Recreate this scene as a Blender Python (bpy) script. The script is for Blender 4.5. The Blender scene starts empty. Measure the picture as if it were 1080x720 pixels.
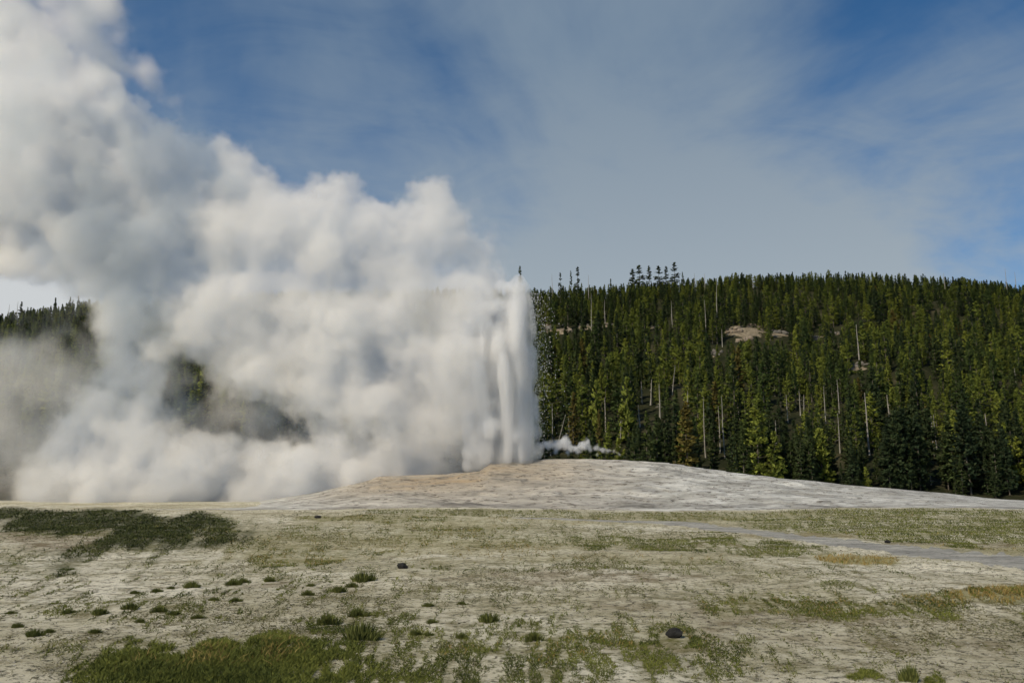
import bpy, math, random
import numpy as np
from mathutils import Vector, Matrix

random.seed(7)
rng = np.random.default_rng(11)
scene = bpy.context.scene
col = scene.collection
R = math.radians

# ------------------------------------------------------------------ camera
F = 840.0                       # focal length in pixels of a 1080 px wide frame
EYE = 3.5
PITCH = math.atan(147.0 / F)
cam_d = bpy.data.cameras.new('camera')
cam = bpy.data.objects.new('camera', cam_d)
col.objects.link(cam)
cam_d.sensor_width = 36.0
cam_d.lens = F / 1080 * 36
cam_d.clip_start = 0.1
cam_d.clip_end = 8000
cam.location = (0, 0, EYE)
cam.rotation_euler = (math.pi / 2 + PITCH, 0, 0)
scene.camera = cam
CP, SP = math.cos(PITCH), math.sin(PITCH)

def at(px, py, Y):
    """the place at distance Y that is seen in the direction (px, py)"""
    a = (px - 540) / F; b = (360 - py) / F
    dy = CP - b * SP; dz = SP + b * CP
    return a / dy * Y, Y, EYE + dz / dy * Y

def proj(x, y, z):
    z = z - EYE
    d = y * CP + z * SP
    u = -y * SP + z * CP
    return 540 + F * x / d, 360 - F * u / d

def ground_at(px, py):
    """the flat plain seen in the direction (px, py)"""
    a = (px - 540) / F; b = (360 - py) / F
    dy = CP - b * SP; dz = SP + b * CP
    k = -EYE / dz
    return a * k, dy * k

# ------------------------------------------------------------------ noise (numpy)
_perm = np.arange(256); np.random.default_rng(3).shuffle(_perm)
_perm = np.concatenate([_perm, _perm, _perm])
_g3 = np.random.default_rng(4).normal(size=(256, 3)); _g3 /= np.linalg.norm(_g3, axis=1)[:, None]

def perlin(x, y, z=0.0):
    x, y, z = np.broadcast_arrays(np.asarray(x, float), np.asarray(y, float), np.asarray(z, float))
    xi, yi, zi = np.floor(x).astype(int), np.floor(y).astype(int), np.floor(z).astype(int)
    xf, yf, zf = x - xi, y - yi, z - zi
    xi &= 255; yi &= 255; zi &= 255
    fade = lambda t: t * t * t * (t * (t * 6 - 15) + 10)
    u, v, w = fade(xf), fade(yf), fade(zf)
    def g(dx, dy, dz):
        h = _perm[_perm[_perm[(xi + dx) & 255] + ((yi + dy) & 255)] + ((zi + dz) & 255)]
        q = _g3[h]
        return q[..., 0] * (xf - dx) + q[..., 1] * (yf - dy) + q[..., 2] * (zf - dz)
    def L(a, b, t): return a + (b - a) * t
    return 1.6 * L(L(L(g(0,0,0), g(1,0,0), u), L(g(0,1,0), g(1,1,0), u), v),
                   L(L(g(0,0,1), g(1,0,1), u), L(g(0,1,1), g(1,1,1), u), v), w)

def fbm(x, y, z=0.0, octv=4, gain=0.5):
    s, a, f = 0, 1.0, 1.0
    for i in range(octv):
        s = s + a * perlin(x * f + 17.3 * i, y * f + 5.1 * i, (z * f + 3.7 * i))
        a *= gain; f *= 2.03
    return s

def sstep(a, b, x):
    t = np.clip((x - a) / (b - a), 0, 1)
    return t * t * (3 - 2 * t)

# ------------------------------------------------------------------ object helpers
def tag(o, label=None, cat=None, group=None, kind=None):
    if label: o['label'] = label
    if cat: o['category'] = cat
    if group: o['group'] = group
    if kind: o['kind'] = kind
    return o

def mesh_np(name, V, Fc, mats=(), smooth=False, fmat=None, fattr=None):
    """V (n,3); Fc list of arrays (m,k) of one k each"""
    me = bpy.data.meshes.new(name)
    if not isinstance(Fc, (list, tuple)): Fc = [Fc]
    Fc = [np.asarray(f, dtype=np.int32) for f in Fc if len(f)]
    V = np.asarray(V, dtype=np.float32)
    me.vertices.add(len(V)); me.vertices.foreach_set('co', V.ravel())
    loops = np.concatenate([f.ravel() for f in Fc])
    sizes = np.concatenate([np.full(len(f), f.shape[1], dtype=np.int32) for f in Fc])
    starts = np.concatenate([[0], np.cumsum(sizes)[:-1]]).astype(np.int32)
    me.loops.add(len(loops)); me.loops.foreach_set('vertex_index', loops)
    me.polygons.add(len(sizes)); me.polygons.foreach_set('loop_start', starts)
    me.update(calc_edges=True)
    if smooth: me.polygons.foreach_set('use_smooth', np.ones(len(sizes), dtype=bool))
    if fmat is not None: me.polygons.foreach_set('material_index', np.asarray(fmat, dtype=np.int32))
    for m in mats: me.materials.append(m)
    me.validate()
    return me

def add_vattr(me, name, arr):
    a = me.attributes.new(name, 'FLOAT', 'POINT'); a.data.foreach_set('value', np.asarray(arr, dtype=np.float32).ravel())

def link(name, me, parent=None, loc=None):
    o = bpy.data.objects.new(name, me); col.objects.link(o)
    if parent is not None: o.parent = parent
    if loc is not None: o.location = loc
    return o

def grid_faces(nr, nc):
    i = np.arange(nr * nc).reshape(nr, nc)
    return np.stack([i[:-1, :-1].ravel(), i[:-1, 1:].ravel(), i[1:, 1:].ravel(), i[1:, :-1].ravel()], 1)

# ------------------------------------------------------------------ materials
class NT:
    def __init__(s, m): s.t = m.node_tree; s.n = s.t.nodes; s.l = s.t.links
    def node(s, typ, **kw):
        n = s.n.new(typ)
        for k, v in kw.items():
            if k.startswith('in_'): n.inputs[k[3:].replace('_', ' ')].default_value = v
            else: setattr(n, k, v)
        return n
    def to(s, a, b): s.l.new(a, b)
    def coord(s): 
        return s.node('ShaderNodeTexCoord').outputs['Object']
    def mapping(s, src, scale=(1,1,1), loc=(0,0,0)):
        n = s.node('ShaderNodeMapping'); n.inputs['Scale'].default_value = scale; n.inputs['Location'].default_value = loc
        s.to(src, n.inputs['Vector']); return n.outputs[0]
    def noise(s, src, scale, detail=4, rough=0.55, dist=0.0):
        n = s.node('ShaderNodeTexNoise'); s.to(src, n.inputs['Vector'])
        n.inputs['Scale'].default_value = scale; n.inputs['Detail'].default_value = detail
        n.inputs['Roughness'].default_value = rough; n.inputs['Distortion'].default_value = dist
        return n.outputs[0]
    def ramp(s, fac, stops):
        n = s.node('ShaderNodeValToRGB'); s.to(fac, n.inputs[0]); e = n.color_ramp.elements
        while len(e) < len(stops): e.new(0.5)
        for k, (p, c) in enumerate(stops):
            e[k].position = p; e[k].color = c if len(c) == 4 else (*c, 1)
        return n.outputs[0]
    def maprange(s, fac, a, b, c=0.0, d=1.0, smooth=False):
        n = s.node('ShaderNodeMapRange'); s.to(fac, n.inputs[0])
        if smooth: n.interpolation_type = 'SMOOTHSTEP'
        for k, v in zip((1, 2, 3, 4), (a, b, c, d)): n.inputs[k].default_value = v
        return n.outputs[0]
    def mix(s, fac, a, b):
        n = s.node('ShaderNodeMix'); n.data_type = 'RGBA'
        for v, i in ((fac, 0), (a, 6), (b, 7)):
            if isinstance(v, (int, float)): n.inputs[i].default_value = v
            elif isinstance(v, tuple): n.inputs[i].default_value = (*v, 1) if len(v) == 3 else v
            else: s.to(v, n.inputs[i])
        return n.outputs[2]
    def math(s, op, a, b=None, clamp=False):
        n = s.node('ShaderNodeMath'); n.operation = op; n.use_clamp = clamp
        for v, i in ((a, 0), (b, 1)):
            if v is None: continue
            if isinstance(v, (int, float)): n.inputs[i].default_value = v
            else: s.to(v, n.inputs[i])
        return n.outputs[0]
    def attr(s, name):
        n = s.node('ShaderNodeAttribute'); n.attribute_name = name; return n.outputs['Fac']

def new_mat(name, rough=0.9, spec=0.15):
    m = bpy.data.materials.new(name); m.use_nodes = True
    t = NT(m); b = t.n['Principled BSDF']
    b.inputs['Roughness'].default_value = rough
    b.inputs['Specular IOR Level'].default_value = spec
    return m, t, b

def bump(t, b, height, strength, dist):
    n = t.node('ShaderNodeBump'); n.inputs['Strength'].default_value = strength; n.inputs['Distance'].default_value = dist
    t.to(height, n.inputs['Height']); t.to(n.outputs[0], b.inputs['Normal'])

# ground of pale sinter and thin soil
GM, t, b = new_mat('pale_sinter_soil', 0.95, 0.1)
c = t.coord()
n_big = t.noise(c, 0.09, 5, 0.6)
n_mid = t.noise(c, 0.9, 6, 0.65)
n_fine = t.noise(c, 4.2, 9, 0.80)
n_str = t.noise(t.mapping(c, (0.6, 1.0, 1.0)), 0.35, 8, 0.66)
n_grit = t.noise(c, 26.0, 3, 0.7)
base = t.ramp(n_big, [(0.30, (0.35, 0.32, 0.205)), (0.46, (0.53, 0.49, 0.35)), (0.60, (0.72, 0.68, 0.54))])
base = t.mix(t.maprange(n_mid, 0.47, 0.66), base, (0.215, 0.19, 0.10))
base = t.mix(t.maprange(n_str, 0.54, 0.66, 0, 0.5), base, (0.22, 0.205, 0.10))
base = t.mix(t.maprange(n_fine, 0.52, 0.56, 0, 0.9), base, (0.045, 0.043, 0.022))
base = t.mix(t.maprange(n_grit, 0.54, 0.64, 0, 0.8), base, (0.60, 0.57, 0.49))
veg = t.attr('veg'); dry = t.attr('dry'); brn = t.attr('brown')
vegn = t.math('MULTIPLY', t.math('MULTIPLY', veg, t.maprange(n_mid, 0.36, 0.56, 0.25, 1.0)), t.maprange(n_fine, 0.42, 0.54, 0.15, 1.0), True)
base = t.mix(t.math('MULTIPLY', brn, t.maprange(n_mid, 0.35, 0.6, 0.2, 0.9)), base, (0.15, 0.105, 0.06))
base = t.mix(t.math('MULTIPLY', dry, 0.8, True), base, (0.25, 0.225, 0.075))
base = t.mix(vegn, base, t.ramp(n_mid, [(0.35, (0.065, 0.075, 0.022)), (0.65, (0.16, 0.155, 0.05))]))
base = t.mix(t.math('MULTIPLY', t.attr('dark_cover'), t.maprange(n_mid, 0.36, 0.5, 0.7, 1.0)), base, (0.034, 0.040, 0.016))
t.to(base, b.inputs['Base Color'])
h = t.math('ADD', t.math('MULTIPLY', n_fine, 0.6), t.math('MULTIPLY', n_grit, 0.25))
h = t.math('ADD', h, t.math('MULTIPLY', n_mid, 0.7))
bump(t, b, h, 1.0, 0.10)

# grey wet run-off bed
BM_, t, b = new_mat('grey_runoff_silt', 0.9, 0.12)
c = t.mapping(t.coord(), (0.35, 1.0, 1.0))
n1 = t.noise(c, 0.8, 6, 0.65); n2 = t.noise(c, 7, 4, 0.7)
k = t.ramp(n1, [(0.3, (0.20, 0.20, 0.185)), (0.5, (0.34, 0.335, 0.305)), (0.68, (0.50, 0.485, 0.42))])
k = t.mix(t.maprange(n2, 0.52, 0.62, 0, 0.8), k, (0.09, 0.085, 0.07))
t.to(k, b.inputs['Base Color']); bump(t, b, n2, 1.0, 0.12)

# sinter mound
MM, t, b = new_mat('geyserite_sinter', 0.85, 0.2)
c = t.coord(); cs = t.mapping(c, (0.22, 0.8, 1.6))
n1 = t.noise(cs, 0.6, 6, 0.62); n2 = t.noise(cs, 2.6, 6, 0.72); n3 = t.noise(c, 0.10, 3, 0.5)
k = t.ramp(n1, [(0.32, (0.25, 0.245, 0.22)), (0.5, (0.46, 0.455, 0.42)), (0.64, (0.70, 0.70, 0.655))])
warm = t.math('MULTIPLY', t.attr('warm'), t.maprange(n1, 0.35, 0.6, 0.35, 1.0), True)
k = t.mix(warm, k, (0.36, 0.26, 0.145))
k = t.mix(t.maprange(n2, 0.54, 0.60, 0, 0.85), k, (0.12, 0.105, 0.085))
k = t.mix(t.math('MULTIPLY', t.attr('dark'), t.maprange(n2, 0.35, 0.6, 0.4, 1.0)), k, (0.10, 0.095, 0.085))
t.to(k, b.inputs['Base Color'])
bump(t, b, t.math('ADD', n1, t.math('MULTIPLY', n2, 0.7)), 1.0, 0.45)

# forest floor
HM, t, b = new_mat('forest_floor', 0.95, 0.05)
c = t.coord(); n1 = t.noise(c, 0.05, 5, 0.6); n2 = t.noise(c, 0.6, 4, 0.6)
k = t.ramp(n1, [(0.35, (0.016, 0.020, 0.009)), (0.55, (0.032, 0.033, 0.016)), (0.72, (0.07, 0.062, 0.034))])
k = t.mix(t.maprange(n2, 0.55, 0.7, 0, 0.5), k, (0.09, 0.075, 0.045))
k = t.mix(t.maprange(t.math('ADD', t.attr('bare'), n2), 0.95, 1.15), k, t.ramp(n2, [(0.3, (0.12, 0.10, 0.07)), (0.7, (0.34, 0.28, 0.19))]))
t.to(k, b.inputs['Base Color']); bump(t, b, n2, 0.8, 0.6)

def rock_mat(name, c0, c1, sc):
    m, t, b = new_mat(name, 0.9, 0.15)
    c = t.coord(); n1 = t.noise(c, sc, 5, 0.65); n2 = t.noise(c, sc * 5, 4, 0.7)
    k = t.ramp(n1, [(0.32, c0), (0.66, c1)])
    k = t.mix(t.maprange(n2, 0.56, 0.66, 0, 0.6), k, tuple(v * 0.4 for v in c0))
    t.to(k, b.inputs['Base Color']); bump(t, b, n2, 0.8, 0.4 / sc); return m
ROCK_DARK = rock_mat('dark_basalt', (0.018, 0.018, 0.018), (0.05, 0.048, 0.044), 6)
ROCK_TAN = rock_mat('tan_rhyolite', (0.19, 0.15, 0.105), (0.40, 0.33, 0.25), 0.35)
ROCK_GREY = rock_mat('grey_rhyolite', (0.11, 0.10, 0.085), (0.27, 0.25, 0.215), 0.35)

def foliage_mat(name, ramp, var=0.0):
    m, t, b = new_mat(name, 0.75, 0.2)
    oi = t.node('ShaderNodeObjectInfo').outputs['Random']
    k = t.ramp(oi, ramp)
    n = t.noise(t.coord(), 0.9, 3, 0.6)
    g = t.node('ShaderNodeNewGeometry').outputs['Random Per Island']
    k = t.mix(t.maprange(g, 0, 1, 0, 0.35), k, (0.03, 0.05, 0.016))
    k = t.mix(t.maprange(n, 0.5, 0.7, 0, 0.35), k, (0.11, 0.10, 0.03))
    t.to(k, b.inputs['Base Color'])
    # needle sprays shade mostly outwards from the trunk
    sp_ = t.node('ShaderNodeSeparateXYZ'); t.to(t.coord(), sp_.inputs[0])
    cb = t.node('ShaderNodeCombineXYZ'); t.to(sp_.outputs[0], cb.inputs[0]); t.to(sp_.outputs[1], cb.inputs[1]); cb.inputs[2].default_value = 0.7
    vt = t.node('ShaderNodeVectorTransform'); vt.vector_type = 'NORMAL'; vt.convert_from = 'OBJECT'; vt.convert_to = 'WORLD'; t.to(cb.outputs[0], vt.inputs[0])
    gn = t.node('ShaderNodeNewGeometry'); sc = t.node('ShaderNodeVectorMath'); sc.operation = 'SCALE'; t.to(gn.outputs['Normal'], sc.inputs[0]); sc.inputs['Scale'].default_value = 0.55
    ad = t.node('ShaderNodeVectorMath'); t.to(vt.outputs[0], ad.inputs[0]); t.to(sc.outputs[0], ad.inputs[1])
    nm = t.node('ShaderNodeVectorMath'); nm.operation = 'NORMALIZE'; t.to(ad.outputs[0], nm.inputs[0]); t.to(nm.outputs[0], b.inputs['Normal'])
    tr = t.node('ShaderNodeBsdfTranslucent'); t.to(k, tr.inputs[0])
    mx = t.node('ShaderNodeMixShader'); mx.inputs[0].default_value = 0.15
    out = t.n['Material Output']
    t.to(b.outputs[0], mx.inputs[1]); t.to(tr.outputs[0], mx.inputs[2]); t.to(mx.outputs[0], out.inputs[0])
    return m
NEEDLE = foliage_mat('pine_needles', [(0.0, (0.045, 0.080, 0.024)), (0.3, (0.115, 0.16, 0.030)), (0.65, (0.215, 0.26, 0.038)), (1.0, (0.31, 0.345, 0.048))])
NEEDLE_DARK = foliage_mat('dark_pine_needles', [(0.0, (0.028, 0.050, 0.022)), (1.0, (0.075, 0.105, 0.028))])
NEEDLE_YOUNG = foliage_mat('young_pine_needles', [(0.0, (0.20, 0.24, 0.036)), (1.0, (0.26, 0.30, 0.045))])
NEEDLE_RUST = foliage_mat('rusty_pine_needles', [(0.0, (0.13, 0.10, 0.022)), (1.0, (0.17, 0.135, 0.028))])
BARK, t, b = new_mat('pine_bark', 0.9, 0.1)
t.to(t.ramp(t.noise(t.coord(), 1.2, 4, 0.6), [(0.3, (0.07, 0.058, 0.045)), (0.7, (0.20, 0.175, 0.14))]), b.inputs['Base Color'])
DEADWOOD, t, b = new_mat('bleached_dead_wood', 0.85, 0.15)
t.to(t.ramp(t.noise(t.mapping(t.coord(), (2, 2, 0.4)), 1.0, 4, 0.6), [(0.3, (0.22, 0.205, 0.17)), (0.65, (0.38, 0.355, 0.30))]), b.inputs['Base Color'])

def grass_mat(name, lo, hi):
    m, t, b = new_mat(name, 0.8, 0.15)
    g = t.node('ShaderNodeNewGeometry').outputs['Random Per Island']
    n = t.noise(t.coord(), 0.35, 4, 0.6)
    f = t.math('ADD', t.math('MULTIPLY', g, 0.55), t.math('MULTIPLY', t.maprange(n, 0.35, 0.65), 0.45))
    t.to(t.ramp(f, [(0.1, lo), (0.9, hi)]), b.inputs['Base Color']); return m
GRASS_G = grass_mat('green_grass', (0.024, 0.040, 0.010), (0.185, 0.20, 0.040))
GRASS_D = grass_mat('golden_dry_grass', (0.17, 0.115, 0.03), (0.36, 0.27, 0.10))
TUFT = grass_mat('dark_tuft_leaves', (0.045, 0.062, 0.016), (0.20, 0.21, 0.06))
DARK_COVER_M = grass_mat('dark_cover_blades', (0.024, 0.034, 0.012), (0.085, 0.095, 0.028))
LITTER = grass_mat('withered_plants', (0.035, 0.036, 0.014), (0.17, 0.155, 0.06))

# ------------------------------------------------------------------ terrain heights
def ground_z(x, y):
    z = 0.35 * fbm(x / 34, y / 30 + 9, 0, 2) * sstep(8, 45, y) + 0.10 * fbm(x / 6.0, y / 5.0, 2.2, 3)
    return z

_sil = np.array([(-200,534),(180,534),(270,531),(330,521),(385,508),(400,503),(450,500),(505,497),(516,489),(545,486),(580,483.5),(650,484),(700,487),(740,493),(780,499),(850,506),(900,512),(940,515.5),(1000,521),(1040,527),(1100,531),(1300,535)], float)
_cx, _cy, _cz = at(_sil[:, 0], _sil[:, 1], 130.0)
def mound_z(x, y):
    crest = np.interp(x * 130.0 / np.clip(y, 118, 140), _cx, _cz)
    t = np.clip((y - 103.5) / 26.5, 0, 1)
    g = t ** 1.15
    back = 1 - sstep(139, 172, y)
    n = fbm(x / 9, y / 4.0, 1.3, 4)
    ter = fbm(x / 16, y / 5.0, 4.3, 3)
    step = 0.35 * (np.round((crest * g + 0.9 * ter) / 0.7) * 0.7 - (crest * g + 0.9 * ter))
    k = np.clip(crest / 4.0, 0, 1) * sstep(0, 0.12, t) * (1 - 0.65 * sstep(0.85, 1, t))
    lump = 0.8 * np.exp(-((x + 1.0) / 9.0) ** 2 - ((y - 122) / 4.0) ** 2) * (0.5 + n) + 0.7 * np.exp(-((x + 18) / 12.0) ** 2 - ((y - 123) / 4.0) ** 2) * (0.3 + np.abs(n))
    return crest * g * back + (0.42 * n + 1.3 * step) * k * back + lump * 0.6 - 0.22 * (1 - sstep(0, 0.05, t)) - 1.2 * (1 - back) - 0.02

_rid = np.array([(-700,372),(-200,352),(0,340),(85,327),(200,320),(400,314),(560,313),(650,309),(720,304),(800,298),(900,296),(1000,301),(1080,309),(1300,326),(1900,372)], float)
_hx, _, _hz = at(_rid[:, 0], _rid[:, 1] + 3.5, 690.0)
def hill_z(x, y):
    H = np.interp(x * 690.0 / np.clip(y, 330, 720), _hx, _hz)
    t = (y - 178) / (690 - 178)
    s = np.where(t < 1, np.clip(t, 0, 1) ** 1.12, 1 - 0.25 * (t - 1) ** 2)
    n = fbm(x / 120, y / 110, 7.0, 4)
    return H * s + n * 13 * sstep(0.03, 0.35, t) * (1 - sstep(0.85, 1.0, t)) + 1.2 * fbm(x / 18, y / 18, 1, 3) * sstep(0, 0.1, t) - 0.6

# ------------------------------------------------------------------ where things grow on the plain
GREEN = [(1250,575,160,24,.85),(1190,650,90,16,.6),(1350,640,120,18,.5),(-120,600,110,20,.6),(-150,680,120,22,.6),(480,562,330,12,.48),(620,600,260,9,.4),(800,606,230,8,.3),(600,694,280,30,.55),(450,630,200,14,.25),(920,690,160,20,.2),(120,640,150,18,.25),(330,604,120,10,.3),  # px, py, rx, ry, strength
 (70,546,120,7,1),(150,556,90,13,1),(60,560,75,11,.75),(200,549,60,8,.8),(120,572,60,10,.95),(175,570,55,8,.8),
 (35,592,55,9,.55),(85,598,45,9,.6),(20,606,40,6,.5),(95,584,40,9,.8),
 (265,574,62,9,.6),(305,590,75,8,.6),(350,579,70,5,.45),(400,548,110,3.2,.75),(520,541,190,3.6,.8),(760,543,170,5,.75),
 (930,545,200,8,.9),(1010,558,140,15,.95),(880,552,110,10,.9),(1090,570,80,16,.9),
 (640,566,75,6,.75),(720,571,95,8,.95),(800,578,80,8,.8),(850,584,40,4,.6),(600,560,90,4,.5),
 (250,612,60,4,.5),(285,610,55,5,.5),(190,640,70,7,.55),(245,652,50,5,.3),(60,640,50,6,.3),
 (200,712,130,28,.95),(300,690,150,22,.95),(390,706,120,20,.7),(500,712,140,22,.5),(150,690,45,10,.5),
 (430,650,50,7,.65),(390,660,60,8,.7),(470,668,80,9,.5),(540,655,35,8,.7),(600,668,100,16,.5),(640,690,110,18,.5),(675,682,45,9,.9),
 (600,712,120,18,.5),(830,640,95,16,.55),(900,645,100,11,.7),(970,640,80,12,.6),(1040,630,70,12,.55),(870,622,110,5,.45),
 (70,690,60,12,.3),(740,630,120,12,.3),(960,716,22,9,.9)]
SHRUB = [(15,552,75,12,.95),(110,552,130,13,.9),(60,541,110,5,.9),(150,548,95,6,1),(140,560,90,12,1),(215,550,30,5,.8),(105,572,50,9,.9),(40,556,70,8,.8),(170,570,60,7,.85),(60,600,45,9,.4),(75,585,50,8,.5)]  # low ground cover in a darker tone on the left plain
DRY = [(420,572,260,12,.4),(640,590,200,8,.3),(620,680,150,18,.3),(840,640,90,14,.35),(888,591,44,6.5,1),(1060,628,55,13,.9),(985,634,50,8,.6),(930,640,26,6,.55),(250,692,50,14,.65),(320,686,50,13,.65),(180,705,40,10,.4),
 (300,585,80,9,.55),(430,558,130,9,.35),(560,548,260,5,.4),(760,545,260,5,.3),(900,562,120,5,.35),(1015,578,50,5,.5),(195,558,40,4,.5),(360,548,60,3,.5)]
BROWN = [(25,560,60,9,.9),(55,575,60,9,.7),(740,672,50,14,.6),(700,690,90,12,.7),(760,650,80,8,.5),(740,574,60,4,.6),(860,562,60,3,.8),(980,571,60,3,.7),(860,655,120,6,.6),(620,612,180,6,.5),(930,680,140,10,.35),(330,620,80,6,.3),(720,640,100,8,.4)]
def field(px, py, E, soft=1.0):
    m = np.zeros_like(px)
    for cx, cy, rx, ry, s in E:
        d = ((px - cx) / rx) ** 2 + ((py - cy) / ry) ** 2
        m = np.maximum(m, s * (1 - sstep(0.2, 1.4, d)))
    return m
def fields(x, y):
    wx = x + 0.10 * y * fbm(x / (0.6 + y * .05), y / (2 + y * .12), 5.0, 3); wy = y * (1 + 0.07 * fbm(x / (0.5 + y * .06), y / (2 + y * .12), 8.0, 3))
    px, py = proj(wx, np.maximum(wy, 6.0), 0.0)
    return field(px, py, GREEN), field(px, py, DRY), field(px, py, BROWN), field(px, py, SHRUB)

# ------------------------------------------------------------------ ground sheet
ys = np.concatenate([[-60, -30, -12, -2, 3, 6], np.geomspace(8, 112, 430), np.geomspace(114, 5200, 60)])
us = np.concatenate([np.linspace(-6, -1.15, 14)[:-1], np.linspace(-1.15, 1.15, 360), np.linspace(1.15, 6, 14)[1:]])
Yg, Ug = np.meshgrid(ys, us, indexing='ij')
Xg = Ug * (np.abs(Yg) + 14)
Zg = ground_z(Xg, Yg) * (1 - sstep(118, 160, Yg)) - 3.0 * sstep(150, 190, Yg)
veg, dry_, brn_, cov_ = fields(Xg, Yg)
fr = (Yg > 7) & (Yg < 115)
me = mesh_np('ground', np.stack([Xg.ravel(), Yg.ravel(), Zg.ravel()], 1), grid_faces(len(ys), len(us)), [GM], True)
for nme, a in (('veg', veg * fr), ('dry', dry_ * fr), ('brown', brn_ * fr), ('dark_cover', cov_ * fr)): add_vattr(me, nme, a)
tag(link('ground', me), kind='structure', label='pale sparse flat ground of sinter and soil in front of the geyser')

# run-off channel: a strip of grey silt lying on the ground
chan = np.array([(540,546,1.2),(600,548,1.8),(660,549.5,2.6),(720,551,3.2),(780,557,4.2),(830,564,5.0),(880,570,6.0),(930,576,7.0),(980,582,8.2),(1040,589,9.5),(1110,596,11.5),(1250,611,14),(1500,640,18)], float)
px = np.linspace(540, 1480, 320); pc = np.interp(px, chan[:, 0], chan[:, 1]); ph = np.interp(px, chan[:, 0], chan[:, 2])
rows = []
for k, s in enumerate(np.linspace(-1, 1, 13)):
    jit = (0.6 * perlin(px / 14, 0.0, 3.0 + (s > 0) * 9) + 0.4 * perlin(px / 4, 1.0, 3.0 + (s > 0) * 9)) * abs(s)
    gx, gy = ground_at(px, pc + 0.66 * ph * (s + jit))
    lift = 0.035 - 0.05 * (abs(s) > 0.97)
    rows.append(np.stack([gx, gy, ground_z(gx, gy) + lift], 1))
V = np.concatenate(rows)
tag(link('stream_bed', mesh_np('stream_bed', V, grid_faces(13, 320), [BM_], True)), kind='structure', label='grey run-off channel winding across the plain to the right')

# mound
xs = np.linspace(-95, 135, 760); ym = np.concatenate([np.linspace(101.5, 140, 230), np.linspace(142, 190, 30)])
Ym, Xm = np.meshgrid(ym, xs, indexing='ij')
Zm = mound_z(Xm, Ym) + ground_z(Xm, Ym) * 0.6
me = mesh_np('geyser_mound', np.stack([Xm.ravel(), Ym.ravel(), Zm.ravel()], 1), grid_faces(len(ym), len(xs)), [MM], True)
pxm, pym = proj(Xm, Ym, Zm)
warm = sstep(250, 420, pxm) * (1 - sstep(560, 760, pxm)) * (0.30 + 0.6 * np.exp(-((Xm + 10) / 22) ** 2 - ((Ym - 124) / 9) ** 2))
dark = np.exp(-((Ym - 106.5 - 1.5 * perlin(Xm / 9, 0.0, 2.0)) / 1.4) ** 2) * sstep(380, 520, pxm) * np.clip(0.55 + perlin(Xm / 12, 3.0, 1.0), 0, 1) + np.exp(-((Ym - 126 + 0 * Xm) / 1.0) ** 2) * sstep(380, 400, pxm) * (1 - sstep(505, 520, pxm)) * 0.7
add_vattr(me, 'warm', warm); add_vattr(me, 'dark', dark)
tag(link('geyser_mound', me), kind='structure', label='low pale sinter mound around the geyser vent')

# hill
xh = np.linspace(-1500, 1500, 420); yh = np.concatenate([np.linspace(176, 720, 190), np.linspace(726, 1300, 30)])
Yh, Xh = np.meshgrid(yh, xh, indexing='ij')
Zh = hill_z(Xh, Yh)
CLEAR = [(786,349,22,8),(822,352,10,4),(582,346,9,5),(598,349,7,4),(614,344,9,5),(641,343,9,3),(862,357,7,3),(905,387,10,5),(757,373,8,6),(692,345,8,3),(880,352,6,2)]
me = mesh_np('hill', np.stack([Xh.ravel(), Yh.ravel(), Zh.ravel()], 1), grid_faces(len(yh), len(xh)), [HM], True)
pxh, pyh = proj(Xh, Yh, Zh)
bare = np.zeros_like(pxh)
for cx, cy, rx, ry in CLEAR:
    bare = np.maximum(bare, 1 - sstep(0.4, 1.2, ((pxh - cx) / rx) ** 2 + ((pyh - cy) / ry) ** 2))
add_vattr(me, 'bare', bare * (Yh < 650))
tag(link('hill', me), kind='structure', label='long wooded hill behind the geyser')

# where a line of sight meets the hill
_yy = np.linspace(180, 700, 1041)
def hill_hit(px, py):
    x, y, z = at(px, py, _yy)
    d = hill_z(x, y) - z
    k = np.argmax(d > 0)
    if d[k] <= 0: k = len(_yy) - 1
    return float(x[k]), float(y[k]), float(hill_z(x[k], y[k]))

# ------------------------------------------------------------------ trees
def tube(pts, rad, sides=6):
    pts = np.asarray(pts, float); n = len(pts)
    a = np.linspace(0, 2 * np.pi, sides, endpoint=False)
    tang = np.gradient(pts, axis=0); tang /= np.linalg.norm(tang, axis=1)[:, None] + 1e-9
    ref = np.where(np.abs(tang[:, 2:3]) > 0.9, np.array([[1., 0, 0]]), np.array([[0, 0, 1.]]))
    u = np.cross(tang, ref); u /= np.linalg.norm(u, axis=1)[:, None]; v = np.cross(tang, u)
    V = pts[:, None] + np.asarray(rad)[:, None, None] * (np.cos(a)[None, :, None] * u[:, None] + np.sin(a)[None, :, None] * v[:, None])
    V = V.reshape(-1, 3)
    i = np.arange(n * sides).reshape(n, sides); j = np.roll(i, -1, 1)
    Fq = np.stack([i[:-1].ravel(), j[:-1].ravel(), j[1:].ravel(), i[1:].ravel()], 1)
    return V, Fq

def merge(parts):
    Vs, Fs, off = [], {}, 0
    for V, Fq in parts:
        Vs.append(V); Fs.setdefault(Fq.shape[1], []).append(Fq + off); off += len(V)
    return np.concatenate(Vs), [np.concatenate(f) for f in Fs.values()]

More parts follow.
